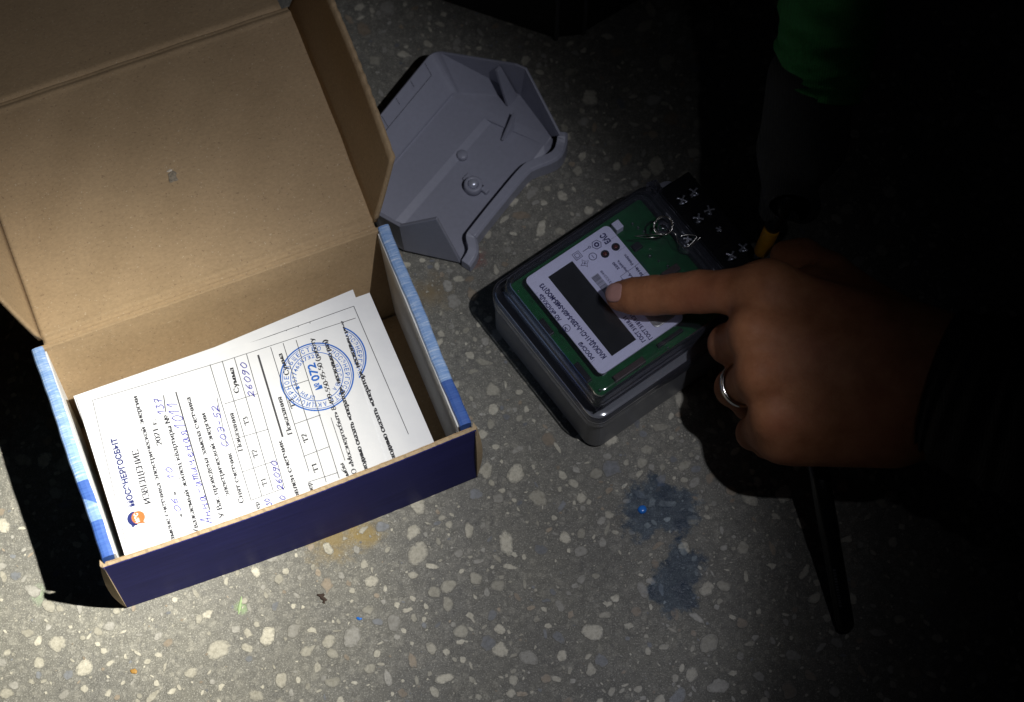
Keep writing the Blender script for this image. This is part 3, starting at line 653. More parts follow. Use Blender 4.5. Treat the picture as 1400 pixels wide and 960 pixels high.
for a, b, wd in (((112, 402), (225, 890), .00018), ((112, 402), (545, 272), .00018), ((545, 272), (975, 132), .00018), ((385, 374), (513, 818), .0004), ((345, 385), (352, 440), .0003), ((378, 572), (405, 690), .00015), ((520, 392), (552, 552), .00018),
                 ((497, 284), (632, 730), .0002), ((537, 272), (668, 718), .0002), ((577, 262), (705, 700), .0002), ((617, 250), (742, 690), .0002),
                 ((632, 730), (742, 690), .0002), ((604, 637), (714, 600), .0002), ((575, 530), (690, 497), .0002), ((545, 414), (655, 380), .0002), ((655, 253), (736, 523), .0006)):
    ln(LN, a, b, wd)
for a, b, wd in (((85, 268), (255, 820), .0002), ((133, 252), (300, 790), .0002), ((183, 240), (350, 775), .0002), ((228, 790), (345, 752), .0002), ((212, 690), (312, 652), .0002), ((178, 565), (278, 530), .0002), ((140, 425), (232, 395), .0002), ((318, 540), (372, 706), .00018)):
    ln(LN, a, b, wd, Z2)
L2 = MB()
for a, b, wd in (((-300, 355), (405, 106), .0002), ((405, 106), (648, 675), .0002), ((60, 228), (68, 246), .0002), ((100, 214), (106, 232), .0002), ((145, 198), (152, 216), .0002), ((190, 183), (197, 200), .0002), ((235, 167), (241, 184), .0002), ((0, 250), (7, 268), .0002)):
    ln(L2, a, b, wd, Z2, zt2)
def hw(body, a, b, cap, seed, Z=Z1, wd=.00036):
    m_ = MB(); put_hand(m_, body, pw(Z(a)), pw(Z(b)), cap, zt, wd, seed); m_.f = [q for q in m_.f if min(-(m_.v[i].x-BX)*sy+(m_.v[i].y-BY)*cy for i in q) > .0052]; m_.build('handwriting', M['pen'], s1)
hw('06', (402, 768), (386, 716), .0028, 1); hw('10', (382, 660), (371, 618), .0029, 2); hw('137', (350, 448), (335, 392), .0034, 3)
hw('Анна-атиченая1011', (505, 805), (388, 400), .0050, 4); hw('СОЭ-52', (560, 555), (522, 415), .0030, 5); hw('26090', (645, 390), (612, 275), .0028, 6); hw('26090', (738, 695), (714, 598), .0027, 7); hw('20', (752, 745), (742, 712), .0025, 8); hw('30', (700, 745), (688, 722), .0022, 9)
# logo
c0 = Vector(pw(Z1((254, 788)))); dd = (Vector(pw(Z1((190, 524))))-Vector(pw(Z1((250, 748))))).normalized(); nn = Vector((-dd.y, dd.x))
def disc(mb, c, r, zf, a0=0, a1=2*math.pi, n=28, dz=0):
    pts = ringpts(c, r, n, a0, a1); v = [(c[0], c[1], zf(*c)+dz)]+[(p[0], p[1], zf(*p)+dz) for p in pts]; mb.add(v, [(0, k+1, k+2) for k in range(n)])
lo1, lo2, lo3 = MB(), MB(), MB(); ang = math.atan2(nn.y, nn.x)
disc(lo1, c0+nn*.0006, .0037, zt, ang-1.75, ang+1.75)
lo1.add([(p.x, p.y, zt(p.x, p.y)) for p in (c0+nn*.0008-dd*.0030, c0+nn*.0026-dd*.0045, c0+nn*.0034-dd*.0018)], [(0, 1, 2)])
disc(lo2, c0-nn*.0012, .0033, zt, dz=.00004)
lo2.add([(p.x, p.y, zt(p.x, p.y)+.00004) for p in (c0-nn*.0030-dd*.0024, c0-nn*.0040-dd*.0040, c0-nn*.0010-dd*.0031)], [(0, 1, 2)])
put_text(lo3, 'МЭС', c0-dd*.0024-nn*.0014, c0+dd*.0024-nn*.0014, .0020, lambda x, y: zt(x, y)+.00009, .03)
def trim(mb):
    keep = [q for q in mb.f if min(-(mb.v[i].x-BX)*sy+(mb.v[i].y-BY)*cy for i in q) > .0052]
    mb.f = keep
    return mb
for m_ in (T, TB, LN, T2, L2): trim(m_)
T.build('printed_text', M['ink'], s1); TB.build('bold_text', M['ink'], s1); LN.build('ruled_lines', M['inkgrey'], s1); 
lg.build('letterhead', M['logoblue'], s1); lo1.build('logo_mark', M['logoblue'], s1); lo2.build('logo_bubble', M['logoorange'], s1); lo3.build('logo_letters', M['logowhite'], s1)
T2.build('bold_text', M['ink'], s2); L2.build('ruled_lines', M['inkgrey'], s2)
# round stamps
def stamp(cpx, zf, parent, rot):
    c = Vector(pw(cpx)); mb = MB(); R = .0183
    z_ = lambda x, y: zf(x, y)+.0001
    for r, wd in ((R, .00075), (R*.945, .00032), (R*.72, .0004)): stroke(mb, ringpts(c, r, 90), wd, z_)
    def arc(body, r, a0, a1, cap, bold=.012):
        n = len(body)
        for i, ch in enumerate(body):
            if ch == ' ': continue
            a = a0+(a1-a0)*(i+.5)/n; p = c+Vector((math.cos(a), math.sin(a)))*r; t = Vector((math.sin(a), -math.cos(a)))*(cap*.36)
            put_text(mb, ch, p-t, p+t, cap, z_, bold)
    g = math.radians
    arc('АКЦИОНЕРНОЕ ОБЩЕСТВО', R*.775, rot+g(185), rot+g(-25), .0024); arc('«МОСЭНЕРГОСБЫТ»', R*.775, rot+g(-35), rot+g(-170), .0023)
    arc('ОГРН 1057746557329', R*.565, rot+g(160), rot+g(-20), .0021); arc('МОСКВА', R*.565, rot+g(-70), rot+g(-150), .0021)
    d = Vector((math.cos(rot), math.sin(rot))); n = Vector((-d.y, d.x))
    q = c-n*.0010
    put_text(mb, '№', q-d*.0070, q-d*.0034, .0036, z_, .02); put_text(mb, '072', q-d*.0022, q+d*.0078, .0042, z_, .03)
    return mb.build('round_stamp', M['stamp'], parent)
rot = math.atan2(dd.y, dd.x)
stamp((433.4, 515.2), z1, s1, rot); stamp((450.6, 489.5), z2, s2, rot)

# ================================================================== METER
MO = Vector((.04698, .00612, 0)); MA = 3.777
MX = Vector((math.cos(MA-math.pi/2), math.sin(MA-math.pi/2), 0)); MY = Vector((math.cos(MA), math.sin(MA), 0))
def mm(x, y, z): return MO+MX*(x*.001)+MY*(y*.001)+Vector((0, 0, z*.001))
def mT(p): return mm(p.x, p.y, p.z)
meter = empty('electricity_meter', mm(-3, -20, 0), 'electricity meter with clear lid, green circuit board and white label plate, on the floor', 'meter')
def rrect(x0, x1, y0, y1, r, z, n=7):
    out = []
    for cx, cy_, a in ((x1-r, y1-r, 0), (x0+r, y1-r, 90), (x0+r, y0+r, 180), (x1-r, y0+r, 270)):
        for k in range(n+1):
            t = math.radians(a+90*k/n); out.append(mm(cx+r*math.cos(t), cy_+r*math.sin(t), z))
    return out
def loft(rings, cap0=True, cap1=True):
    n = len(rings[0]); v = [p for g in rings for p in g]; f = []
    for i in range(len(rings)-1):
        for k in range(n): f.append((i*n+k, i*n+(k+1) % n, (i+1)*n+(k+1) % n, (i+1)*n+k))
    if cap0: f.append(tuple(range(n-1, -1, -1)))
    if cap1: f.append(tuple((len(rings)-1)*n+k for k in range(n)))
    return v, f
def RR(o_, z, r): return rrect(-49+o_, 43-o_, -63+o_, 42-o_, max(.8, r), z)
bs = mk('base', *loft([RR(1.6, 0, 7), RR(.9, .8, 7.5), RR(.8, 3, 7.5), RR(.2, 3.3, 8), RR(.0, 36, 8), RR(1.5, 37, 7)]), M['greybase'], meter)
bevel(bs, .0004); 
mk('rear_housing', *loft([rrect(-45, 38, -84, -60, 3, 0), rrect(-45, 38, -84, -60, 3, 16)]), M['greybase'], meter)
# mounting ear
ev_ = []
for k in range(17):
    a = math.pi*k/16; ev_.append((38+6*math.sin(a)*1.0, -72+6.5*math.cos(a)))
MBx = MB(); top = [mm(x, y, 32) for x, y in ev_]; bot = [mm(x, y, 28) for x, y in ev_]; n = len(ev_)
MBx.add(top+bot, [tuple(range(n)), tuple(range(2*n-1, n-1, -1))]+[(k, n+k, n+(k+1) % n, (k+1) % n) for k in range(n)]); MBx.build('mounting_ear', M['grey'], meter)
tb = bevel(MB().box(-45.5, 37.5, -85, -59, 14, 42, mT).build('terminal_block', M['black'], meter), .0008)
# dividing ribs of the terminal block
for x in (31.5, 19, 6.5, -7, -22, -35):
    MB().box(x-.6, x+.6, -84.6, -66, 41.5, 43.2, mT).build('divider', M['black'], tb)
def screw(x, y, rot_, r=3.3, z=42.0, parent=None):
    rings = [[mm(x+q*math.cos(a), y+q*math.sin(a), z+h) for a in [2*math.pi*k/18 for k in range(18)]] for q, h in ((r*1.02, -.6), (r, .5), (r*.82, 1.15), (r*.5, 1.5))]
    o = mk('terminal_screw', *loft(rings), M['steelD'], parent or tb, True)
    cr = MB()
    for k in range(4):
        a = rot_+k*math.pi/2; c, s = math.cos(a), math.sin(a)
        def P(u, v, h): return mm(x+u*c-v*s, y+u*s+v*c, z+h)
        cr.add([P(.15, -.62, 1.45), P(.15, .62, 1.45), P(r*.9, .62, 1.2), P(r*.9, -.62, 1.2), P(.1, 0, 2.1), P(r*.78, 0, 1.8)], [(0, 4, 5, 3), (1, 2, 5, 4), (2, 3, 5), (0, 1, 4)])
    cr.build('cross_glint', M['steel'], o)  # raised bright ridges put the glint of the cross recess into shape and colour
    return o
M['steelD'] = plain('screw_head_dark', (.16, .17, .20), .3, metal=1, var=.2)
for (x, y, a) in ((25.6, -79.2, .3), (25.5, -71.3, .55), (12.3, -79.1, 1.2), (12.0, -71.5, .78), (-15.1, -80, .2), (-15.2, -72.1, .5), (-27.5, -79.5, .9), (-27.5, -71.5, .4)): screw(x, y, a)
screw(.6, -76.3, .4, 1.9)
# circuit board and parts on it
pcb = mk('circuit_board', *loft([rrect(-43, 37.5, -52, 36.8, 2, 46), rrect(-43, 37.5, -52, 36.8, 2, 47.6)]), M['pcb'], meter)
rg = random.Random(9)
for (x, y) in ((28, -40), (24.5, -41), (21, -42), (8, -36), (3, -38), (-2, -40), (-8, -37), (33, -10), (33, 8), (-36.5, 30), (32, 31), (20, 33), (-2, 33.4), (-22, 33.2), (-38, 6), (-38.5, -12), (-12, -33), (-20, -42)):
    c = mm(x, y, 47.5); mb = MB(); rr = rg.uniform(.7, 1.2)
    rings = [[c+Vector((q*math.cos(a), q*math.sin(a), h))*.001 for a in [2*math.pi*k/10 for k in range(10)]] for q, h in ((rr, 0), (rr*.8, .7), (rr*.25, 1.4))]
    mk('solder_joint', *loft(rings), M['tin'], pcb, True)
for (x0, x1, y0, y1, h, mat) in ((-38.5, -35, 2, 21, 3.0, 'brown'), (28, 33, -34, -29.5, 5, 'labelw'), (-8, -4, -44, -34, 3, 'brown'), (14, 18, -36, -31, 2, 'black'), (-36, -34, -24, -8, 2.2, 'black'), (-30, -18, 30, 33, 2.5, 'black'), (2, 12, 30, 33.5, 2.2, 'black')):
    bevel(MB().box(x0, x1, y0, y1, 47.4, 47.6+h, mT).build('component', M[mat], pcb), .0003)
# label plate
LZ = 55.6
lab = mk('label_plate', *loft([rrect(-32.8, 32.8, -26.8, 26.8, 3, 54.4), rrect(-32.8, 32.8, -26.8, 26.8, 3, LZ)]), M['labelw'], meter)
for x in (-30, 30):
    for y in (-23, 23): MB().box(x-1.2, x+1.2, y-1.2, y+1.2, 47, 54.5, mT).build('post', M['labelw'], lab)
MB().box(-27.6, 26.6, .6, 16.0, LZ-.2, LZ+.25, mT).build('display', M['lcd'], lab)
def mdisc(x, y, r, z, n=26): return [mm(x+r*math.cos(2*math.pi*k/n), y+r*math.sin(2*math.pi*k/n), z) for k in range(n)]
for (x, y) in ((19.9, -15.5), (19.9, -22.4)):
    mk('led_hole_shade', *loft([mdisc(x, y, 2.25, LZ-.1), mdisc(x, y, 2.2, LZ+.2)]), M['black'], lab)  # black disc on the plate: shade of the LED opening put into colour
    mk('led_lens', *loft([mdisc(x, y, 1.3, LZ+.2), mdisc(x, y, 1.0, LZ+.7), mdisc(x, y, .4, LZ+.9)]), M['amber'], lab, True)
mk('optical_port', *loft([rrect(-29, -15, -25, -11, 2.6, LZ), rrect(-29, -15, -25, -11, 2.6, LZ+.6), rrect(-28.4, -15.6, -24.4, -11.6, 2.2, LZ+.8)]), M['tin2'] if 'tin2' in M else plain('brushed_grey', (.36, .35, .33), .45, metal=.6), lab)
LT = MB(); lz = lambda x, y: (LZ+.12)*.001
def Z5(a): return (720+a[0]/4, 290+a[1]/4)
def lp(a): return pw(Z5(a), (LZ+.12)*.001)
def lt_(body, a, b, cap, bold=.012): put_text(LT, body, lp(a), lp(b), cap, lz, bold)
lt_('РОССИЯ', (372, 796), (299, 708), .0021, .034); lt_('АО «КАСКАД»', (192, 588), (80, 446), .0021, .034)
lt_('КАСКАД-11-С1-А-230-5-60А-S485-MOQ1Y3', (438, 790), (88, 388), .0026, .040)
lt_('ЕАС', (462, 160), (424, 112), .0032, .045)
lt_('ГОСТ 31818.11', (652, 702), (543, 568), .0021, .034); lt_('ГОСТ 31819.21', (690, 688), (580, 556), .0021, .034)
lt_('3200', (510, 308), (478, 272), .0015, .03); lt_('imp/kW·h', (552, 322), (505, 262), .0014, .03); lt_('Реверс', (586, 284), (540, 228), .0015, .02)
lt_('230 V', (562, 402), (530, 362), .0016, .03); lt_('5-60 A', (602, 380), (566, 334), .0016, .03); lt_('50 Hz', (640, 344), (604, 300), .0016, .03)
lt_('00352248', (486, 408), (412, 318), .0014, .0)
def lst(pts, wd=.00036, closed=False): stroke(LT, pts+([pts[0]] if closed else []), wd, lz)
def lcirc(a, r, wd=.00036, n=26): lst(ringpts(lp(a), r, n), wd)
lcirc((218, 635), .0019, .0003); lt_('S', (226, 642), (211, 626), .0018, .02)
lcirc((362, 243), .0020); lst([lp((355, 235)), lp((370, 252))], .0003)
def sq(a, r, ang_=0, n=4, wd=.00036):
    c = lp(a); b = MA+math.pi/4+ang_; lst([(c[0]+r*math.cos(b+2*math.pi*k/n), c[1]+r*math.sin(b+2*math.pi*k/n)) for k in range(n)], wd, True)
sq((277, 238), .0028); sq((277, 238), .0016); sq((383, 178), .0026, .2, 6, .00035); lcirc((383, 178), .0010, .0008)
c = lp((318, 280)); lst([(c[0]+(.0025 if k % 2 == 0 else .0011)*math.cos(MA+k*math.pi/4), c[1]+(.0025 if k % 2 == 0 else .0011)*math.sin(MA+k*math.pi/4)) for k in range(8)], .00028, True); lcirc((318, 280), .0003, .0004, 10)
lst([lp((308, 216)), lp((338, 196))], .00035); lcirc((344, 192), .0006, .0003, 12)
for (a, b, c_, d_) in (((513, 352), (552, 402), (592, 374), (553, 324)), ((553, 324), (592, 374), (632, 346), (593, 296)), ((593, 296), (632, 346), (664, 322), (625, 272))): lst([lp(a), lp(b), lp(c_), lp(d_)], .00022, True)
rg = random.Random(3)
A, B = Vector(lp((470, 432))), Vector(lp((388, 334))); dn = (B-A); ln_ = dn.length; dn.normalize(); pn = Vector((-dn.y, dn.x)); x = 0
BC = MB()
while x < ln_:
    wd = rg.choice((.00022, .00034, .0005)); p = A+dn*(x+wd/2); stroke(BC, [p, p+pn*.0042], wd, lz); x += wd+rg.choice((.00022, .0003, .00045))
for a, b in (((445, 158), (505, 122)), ((500, 215), (560, 178)), ((340, 836), (372, 806)), ((40, 452), (64, 440)), ((80, 520), (104, 505))): lst([lp(a), lp(b)], .00009)
LT.build('printed_text', M['labelink'], lab); BC.build('barcode', M['ink'], lab)
# clear cover
def CR(o_, z, r, y0=0): return rrect(-50+o_, 44-o_, -64.5+o_+y0, 43-o_, max(1, r), z, 8)
cv, cf = loft([CR(.2, 33, 9), CR(0, 34, 9), CR(0, 44, 9), CR(.5, 45.2, 9), CR(1.6, 45.8, 8.5), CR(4.2, 46.1, 7), CR(5.0, 47.2, 6.5), CR(5.6, 56, 6.2, 3), CR(6.3, 58.6, 6, 5), CR(7.6, 60, 5.5, 6), CR(9.5, 60.5, 5, 7)], False, True)
cov = mk('clear_cover', cv, cf, M['clear'], meter, True)
sm = cov.modifiers.new('shell', 'SOLIDIFY'); sm.thickness = .0012; sm.offset = -1
# inner ridge of the lid and hinge lugs
rid = MB(); rid.tube([mm(x, y, 45.9) for x, y in ((-44, 37), (38, 37))], .0006, 6); rid.tube([mm(x, y, 45.9) for x, y in ((-44, 37), (-44, -55))], .0006, 6); rid.tube([mm(x, y, 45.9) for x, y in ((38, 37), (38, -55))], .0006, 6)
rid.build('rim_bead', M['clear'], cov, True)
for k in range(4): MB().box(35.5, 41.5, -60.5-k*1.7, -59.3-k*1.7, 44, 51-k*.9, mT).build('hinge_lug', M['clear2'] if 'clear2' in M else M['clear'], cov)
boss = mk('seal_boss', *loft([mdisc(.4, -53.7, 4.2, 50), mdisc(.4, -53.7, 3.6, 58.5), mdisc(.4, -53.7, 3.0, 59)], True, True), M['clear'], cov, True)
screw(.4, -53.7, .78, 2.4, 58.6, cov)
# wire seal hung on the cover boss
seal = empty('wire_seal', mm(6, -50, 59), 'twisted metal wire seal with coiled loop on the meter lid', 'seal')
cp = mm(11.3, -45.9, 66.5)
pts = []
for k in range(76):
    a = 2*math.pi*k/25; r = .0047+.0003*math.sin(k*.9); pts.append(cp+Vector((r*math.cos(a), r*.95*math.sin(a), .0018*math.sin(a+.5)+.0004*math.sin(k*.35))))
MB().tube(pts, .00032, 6).build('coil', M['wire'], seal, True)
mb = MB(); mb.tube([at(868, 323, .064), at(885, 321, .0665), at(903, 320, .068), at(912, 322, .067)], .00028, 6); mb.tube([at(868, 323, .064), at(886, 325, .0652), at(905, 324, .066)], .00024, 6); mb.build('wire_tail', M['wire'], seal, True)
mb = MB(); mb.tube(spline([at(914, 313, .0665), at(924, 321, .066), at(928, 333, .063), at(938, 338, .061), at(948, 330, .062), at(952, 323, .063), at(940, 321, .064), at(930, 323, .064)]), .0003, 6); mb.tube(spline([at(945, 336, .061), at(952, 330, .063), at(958, 324, .064)]), .0003, 6); mb.build('wire_loop', M['wire'], seal, True)
mk('seal_body', *loft([[cp+Vector((.0029*math.cos(a), .0029*math.sin(a), h)) for a in [2*math.pi*k/20 for k in range(20)]] for h in (-.0052, -.0010)]), M['clear'], seal, True)

# ================================================================== GREY TERMINAL COVER (lies open side up)
tcv = empty('terminal_cover', at(620, 230, 0), 'grey plastic meter terminal cover lying open side up on the floor', 'cover')
def A_(px, py, z): return at(px, py, z*.001)
R0 = A_(592, 70, 24); R1 = A_(704, 89, 42); R2_ = A_(718, 95, 42); R3 = A_(765, 186, 22)
F0 = A_(621, 124, 7); F1 = A_(754, 187, 7); BR = A_(712, 131, 8)
Rl = A_(468, 222, 24); Fl = A_(498, 268, 7)
B0 = A_(662, 162, 5); B0b = A_(671, 168, 3); B1 = A_(540, 302, 5); B1b = A_(552, 307, 3)
Lg0 = A_(617, 132, 5); Lg1 = A_(745, 199, 5); Lgl = A_(494, 275, 5)
EE = [A_(x, y, 3) for x, y in ((758, 198), (745, 212), (728, 221), (714, 230), (680, 270), (648, 310), (640, 323), (642, 340), (632, 356))]
shell = MB()
def strip(a0, a1, b0, b1, n=8):
    v = []; f = []
    for i in range(n+1):
        v += [lerp(a0, a1, i/n), lerp(b0, b1, i/n)]
        if i: f.append((2*i-2, 2*i-1, 2*i+1, 2*i))
    shell.add(v, f)
def shellpart(name, faces, thick=.0018, smooth=False, off=1.0, mat='grey', bev=.0005):
    mb = MB()
    for q in faces: mb.add(q, [tuple(range(len(q)))])
    o = mb.build(name, M[mat], tcv, smooth)
    bmm = bmesh.new(); bmm.from_mesh(o.data); bmesh.ops.remove_doubles(bmm, verts=bmm.verts, dist=1e-5); bmesh.ops.recalc_face_normals(bmm, faces=bmm.faces)
    if sum(f_.normal.z*f_.calc_area() for f_ in bmm.faces) < 0: bmesh.ops.reverse_faces(bmm, faces=bmm.faces)
    bmm.to_mesh(o.data); bmm.free()
    s_ = o.modifiers.new('shell', 'SOLIDIFY'); s_.thickness = thick; s_.offset = off
    if bev: bevel(o, bev, 2)
    return o
# rounded back corner between long wall and end wall
def rnd(P, Q, S_, k): # quadratic
    return P*(1-k)**2+Q*2*k*(1-k)+S_*k*k
Wl = lerp(R0, Rl, .06); Wr = lerp(R0, R1, .10); Fa = lerp(F0, Fl, .05); Fb = lerp(F0, F1, .06)
arcT = [rnd(Wl, R0, Wr, k/5) for k in range(6)]; arcB = [rnd(Fa, F0, Fb, k/5) for k in range(6)]
fc = [[arcT[k], arcB[k], arcB[k+1], arcT[k+1]] for k in range(5)]
fc += [[Wl, Rl, Fl, Fa], [Wr, Fb, BR, R1], [R1, BR, R2_], [Fb, F1, BR], [R2_, BR, F1, R3]]
fc += [[*arcB, F1, Lg1, Lg0, Lgl, Fl]] if False else []
fc += [[Fa, Fl, Lgl, Lg0], [arcB[0], Lg0, arcB[1]], [arcB[1], Lg0, arcB[2]], [arcB[2], Lg0, arcB[3]], [arcB[3], Lg0, arcB[4]], [arcB[4], Lg0, arcB[5]], [Fb, Lg0, Lg1, F1]]
fc += [[Lg0, Lgl, B1, B0], [Lg0, B0, B0b, Lg1], [B0, B1, B1b, B0b], [B0b, EE[4], EE[3], EE[2], EE[1], Lg1], [Lg1, EE[1], EE[0], F1], [B0b, B1b, EE[8], EE[7], EE[6], EE[5], EE[4]]]
shellpart('shell', fc, .0016, off=-1.0)
# near end wall with its sloped top edge
def onplane(px, py, p0, nrm):
    d = FW+R2*((px-700)/FPX)-U2*((py-480)/FPX); return cam_pos+d*((p0-cam_pos).dot(nrm)/d.dot(nrm))
g_n = Vector((-.22, -.975, 0)).normalized(); G3 = A_(630, 360, 3)
G2, G1, H1 = onplane(597, 300, G3, g_n), onplane(546, 310, G3, g_n), onplane(553, 343, G3, g_n)
print('end wall z', G2.z, G1.z, H1.z)
G0 = lerp(G1, Rl, .30); G0 = onplane(512, 291, G1+Vector((-.012, .010, 0)), Vector((-.7, -.7, 0))); H0 = onplane(528, 332, G1+Vector((-.012, .010, 0)), Vector((-.7, -.7, 0)))
print(G0, H0)
shellpart('end_wall', [[G1, G2, G3, H1], [G0, G1, H1, H0], [Rl, G0, H0, Fl]], .0020)
# raised front lip
lip_c = [A_(762, 180, 17), A_(761, 193, 14), A_(754, 207, 13), A_(728, 218, 12), A_(712, 228, 12), A_(678, 268, 12), A_(646, 308, 12), A_(637, 322, 11), A_(640, 340, 10), A_(631, 356, 8)]
lv, lf = [], []
sm_ = spline(lip_c, 4)
for i, p in enumerate(sm_):
    t = (sm_[min(i+1, len(sm_)-1)]-sm_[max(i-1, 0)]); t.z = 0; t.normalize(); n = Vector((-t.y, t.x, 0))   # n points outwards (away from the shell)
    for (u, z) in ((0, p.z), (.0045, p.z-.0004), (.0058, p.z-.0018), (.0060, .0006), (-.0002, .0006)):
        lv.append(Vector((p.x, p.y, 0))+n*u+Vector((0, 0, z)))
    if i:
        a, b = 5*(i-1), 5*i; lf += [(a+k, a+(k+1) % 5, b+(k+1) % 5, b+k) for k in range(5)]
lf += [(4, 3, 2, 1, 0), tuple(5*(len(sm_)-1)+k for k in range(5))]
lip = mk('front_lip', lv, lf, M['grey'], tcv)
bmm = bmesh.new(); bmm.from_mesh(lip.data); bmesh.ops.recalc_face_normals(bmm, faces=bmm.faces); bmm.to_mesh(lip.data); bmm.free(); bevel(lip, .0005)
# ribs
def rib(a, b, c, t=.0009, name='rib'):
    n = (b-a).cross(c-a).normalized()*t
    mb = MB(); mb.add([a-n, b-n, c-n, a+n, b+n, c+n], [(0, 1, 2), (5, 4, 3), (0, 3, 4, 1), (1, 4, 5, 2), (2, 5, 3, 0)])
    o = mb.build(name, M['grey'], tcv); bmm = bmesh.new(); bmm.from_mesh(o.data); bmesh.ops.recalc_face_normals(bmm, faces=bmm.faces); bmm.to_mesh(o.data); bmm.free(); return o
av = Vector((-.62, -.785, 0))
def fin(w0, w1, o0, o1, t=.0010):
    P4 = [w0, w1, w1+av*o1, w0+av*o0]; n = (P4[1]-P4[0]).cross(P4[2]-P4[0]).normalized()*t
    mb = MB(); mb.add([p-n for p in P4]+[p+n for p in P4], [(0, 1, 2, 3), (7, 6, 5, 4)]+[(k, k+4, (k+1) % 4+4, (k+1) % 4) for k in range(4)])
    o = mb.build('rib', M['grey'], tcv); bmm = bmesh.new(); bmm.from_mesh(o.data); bmesh.ops.recalc_face_normals(bmm, faces=bmm.faces); bmm.to_mesh(o.data); bmm.free(); return bevel(o, .0003)
fin(lerp(Wr, R1, .80)-Vector((0, 0, .004)), lerp(Fb, BR, .93), .0035, .0085); fin(lerp(F0, F1, .62)+Vector((0, 0, .007)), lerp(Lg0, Lg1, .66), .0005, .0095)
# boss with captive screw, pads
def vdisc(c, r, z, n=22): return [Vector((c.x+r*math.cos(2*math.pi*k/n), c.y+r*math.sin(2*math.pi*k/n), z)) for k in range(n)]
c = A_(647, 256, 4)
mk('screw_boss', *loft([vdisc(c, .0052, .002), vdisc(c, .0050, .0078), vdisc(c, .0046, .0082), vdisc(c, .0030, .0082), vdisc(c, .0028, .0070)]), M['grey'], tcv, True)
o = mk('captive_screw', *loft([vdisc(c, .0027, .006), vdisc(c, .0026, .0092), vdisc(c, .0019, .0101), vdisc(c, .0008, .0104)]), M['steel'], tcv, True)
c = A_(632, 213, 4); mk('locating_pad', *loft([vdisc(c, .0030, .002), vdisc(c, .0029, .0058), vdisc(c, .0025, .0062)]), M['grey'], tcv, True)
mb = MB()
d1 = (A_(668, 268, 4)-A_(655, 258, 4)).normalized(); d2 = Vector((-d1.y, d1.x, 0))
for u0, u1, v0, v1, z1_ in ((.0, .0065, -.0016, .0016, .0062), (-.0100, -.0045, -.0026, .0026, .0046)):
    o_ = A_(655, 259, 0); o_ = Vector((o_.x, o_.y, 0)); mb.box(u0, u1, v0, v1, .002, z1_, lambda p: o_+d1*p.x+d2*p.y+Vector((0, 0, p.z)))
bevel(mb.build('screw_lug', M['grey'], tcv), .0006)
MB().box(.0005, .0026, -.0010, .0010, .0060, .0064, lambda p: o_+d1*p.x+d2*p.y+Vector((0, 0, p.z))).build('slot_shade', M['black'], tcv)  # raised black block; the shade in the lug's opening is put into colour
# knock-out outlines on the long wall: flat black strips painting the grooves' shade
ut = (Rl-R0); dt = (Fa-Wl)
wn = ut.cross(dt).normalized(); wn = wn if wn.z > 0 else -wn
def wp(u, v, d=.0001): return lerp(lerp(R0, Rl, u), lerp(F0, Fl, u), v)+wn*d
gm = MB()
def groove(u0, v0, u1, v1, wd=.00013):
    a, b = wp(u0, v0), wp(u1, v1); t = (b-a).normalized(); n = wn.cross(t)*wd; gm.add([a-n, b-n, b+n, a+n], [(0, 1, 2, 3)])
groove(.10, .34, .62, .34); groove(.10, .02, .10, .34); groove(.26, .02, .26, .2); groove(.42, .02, .42, .2); groove(.58, .02, .58, .34)
gm.build('groove_shade', M['blackm'], tcv)

# ================================================================== BLACK BAG at the back
cs = at(776, 61, 0); cl_ = at(520, -25, 0); cr_ = at(935, -33, 0)
case = empty('black_bag', cs, 'black bag whose lower corner stands on the floor beyond the terminal cover', 'bag')
ul = (cl_-cs).normalized(); ur = (cr_-cs).normalized(); bk = (ul+ur).normalized()
foot = [cs+ul*.27, cs+ul*.03, cs+ul*.008, cs+ur*.008, cs+ur*.03, cs+ur*.2, cs+ur*.2+bk*.12, cs+ul*.27+bk*.12]
cen = sum(foot, Vector())/len(foot)
rings = [[cen+(p-cen)*q+Vector((0, 0, z)) for p in foot] for q, z in ((.985, 0), (1.0, .004), (1.004, .03), (.99, .07), (.97, .11), (.93, .125))]
bevel(mk('body', *loft(rings), M['blackm'], case), .003, 2)
gd = plain('worn_edge_trim', (.085, .085, .09), .5)
for a_, b_ in ((ul, .007), (ur, .011)):
    q0 = cs+a_*b_; mb = MB(); mb.tube([cen+(q0-cen)*q+Vector((0, 0, z)) for q, z in ((.992, .001), (1.003, .005), (1.006, .03), (.993, .07), (.973, .11))], .0014, 8); mb.build('edge_piping', gd, case, True)

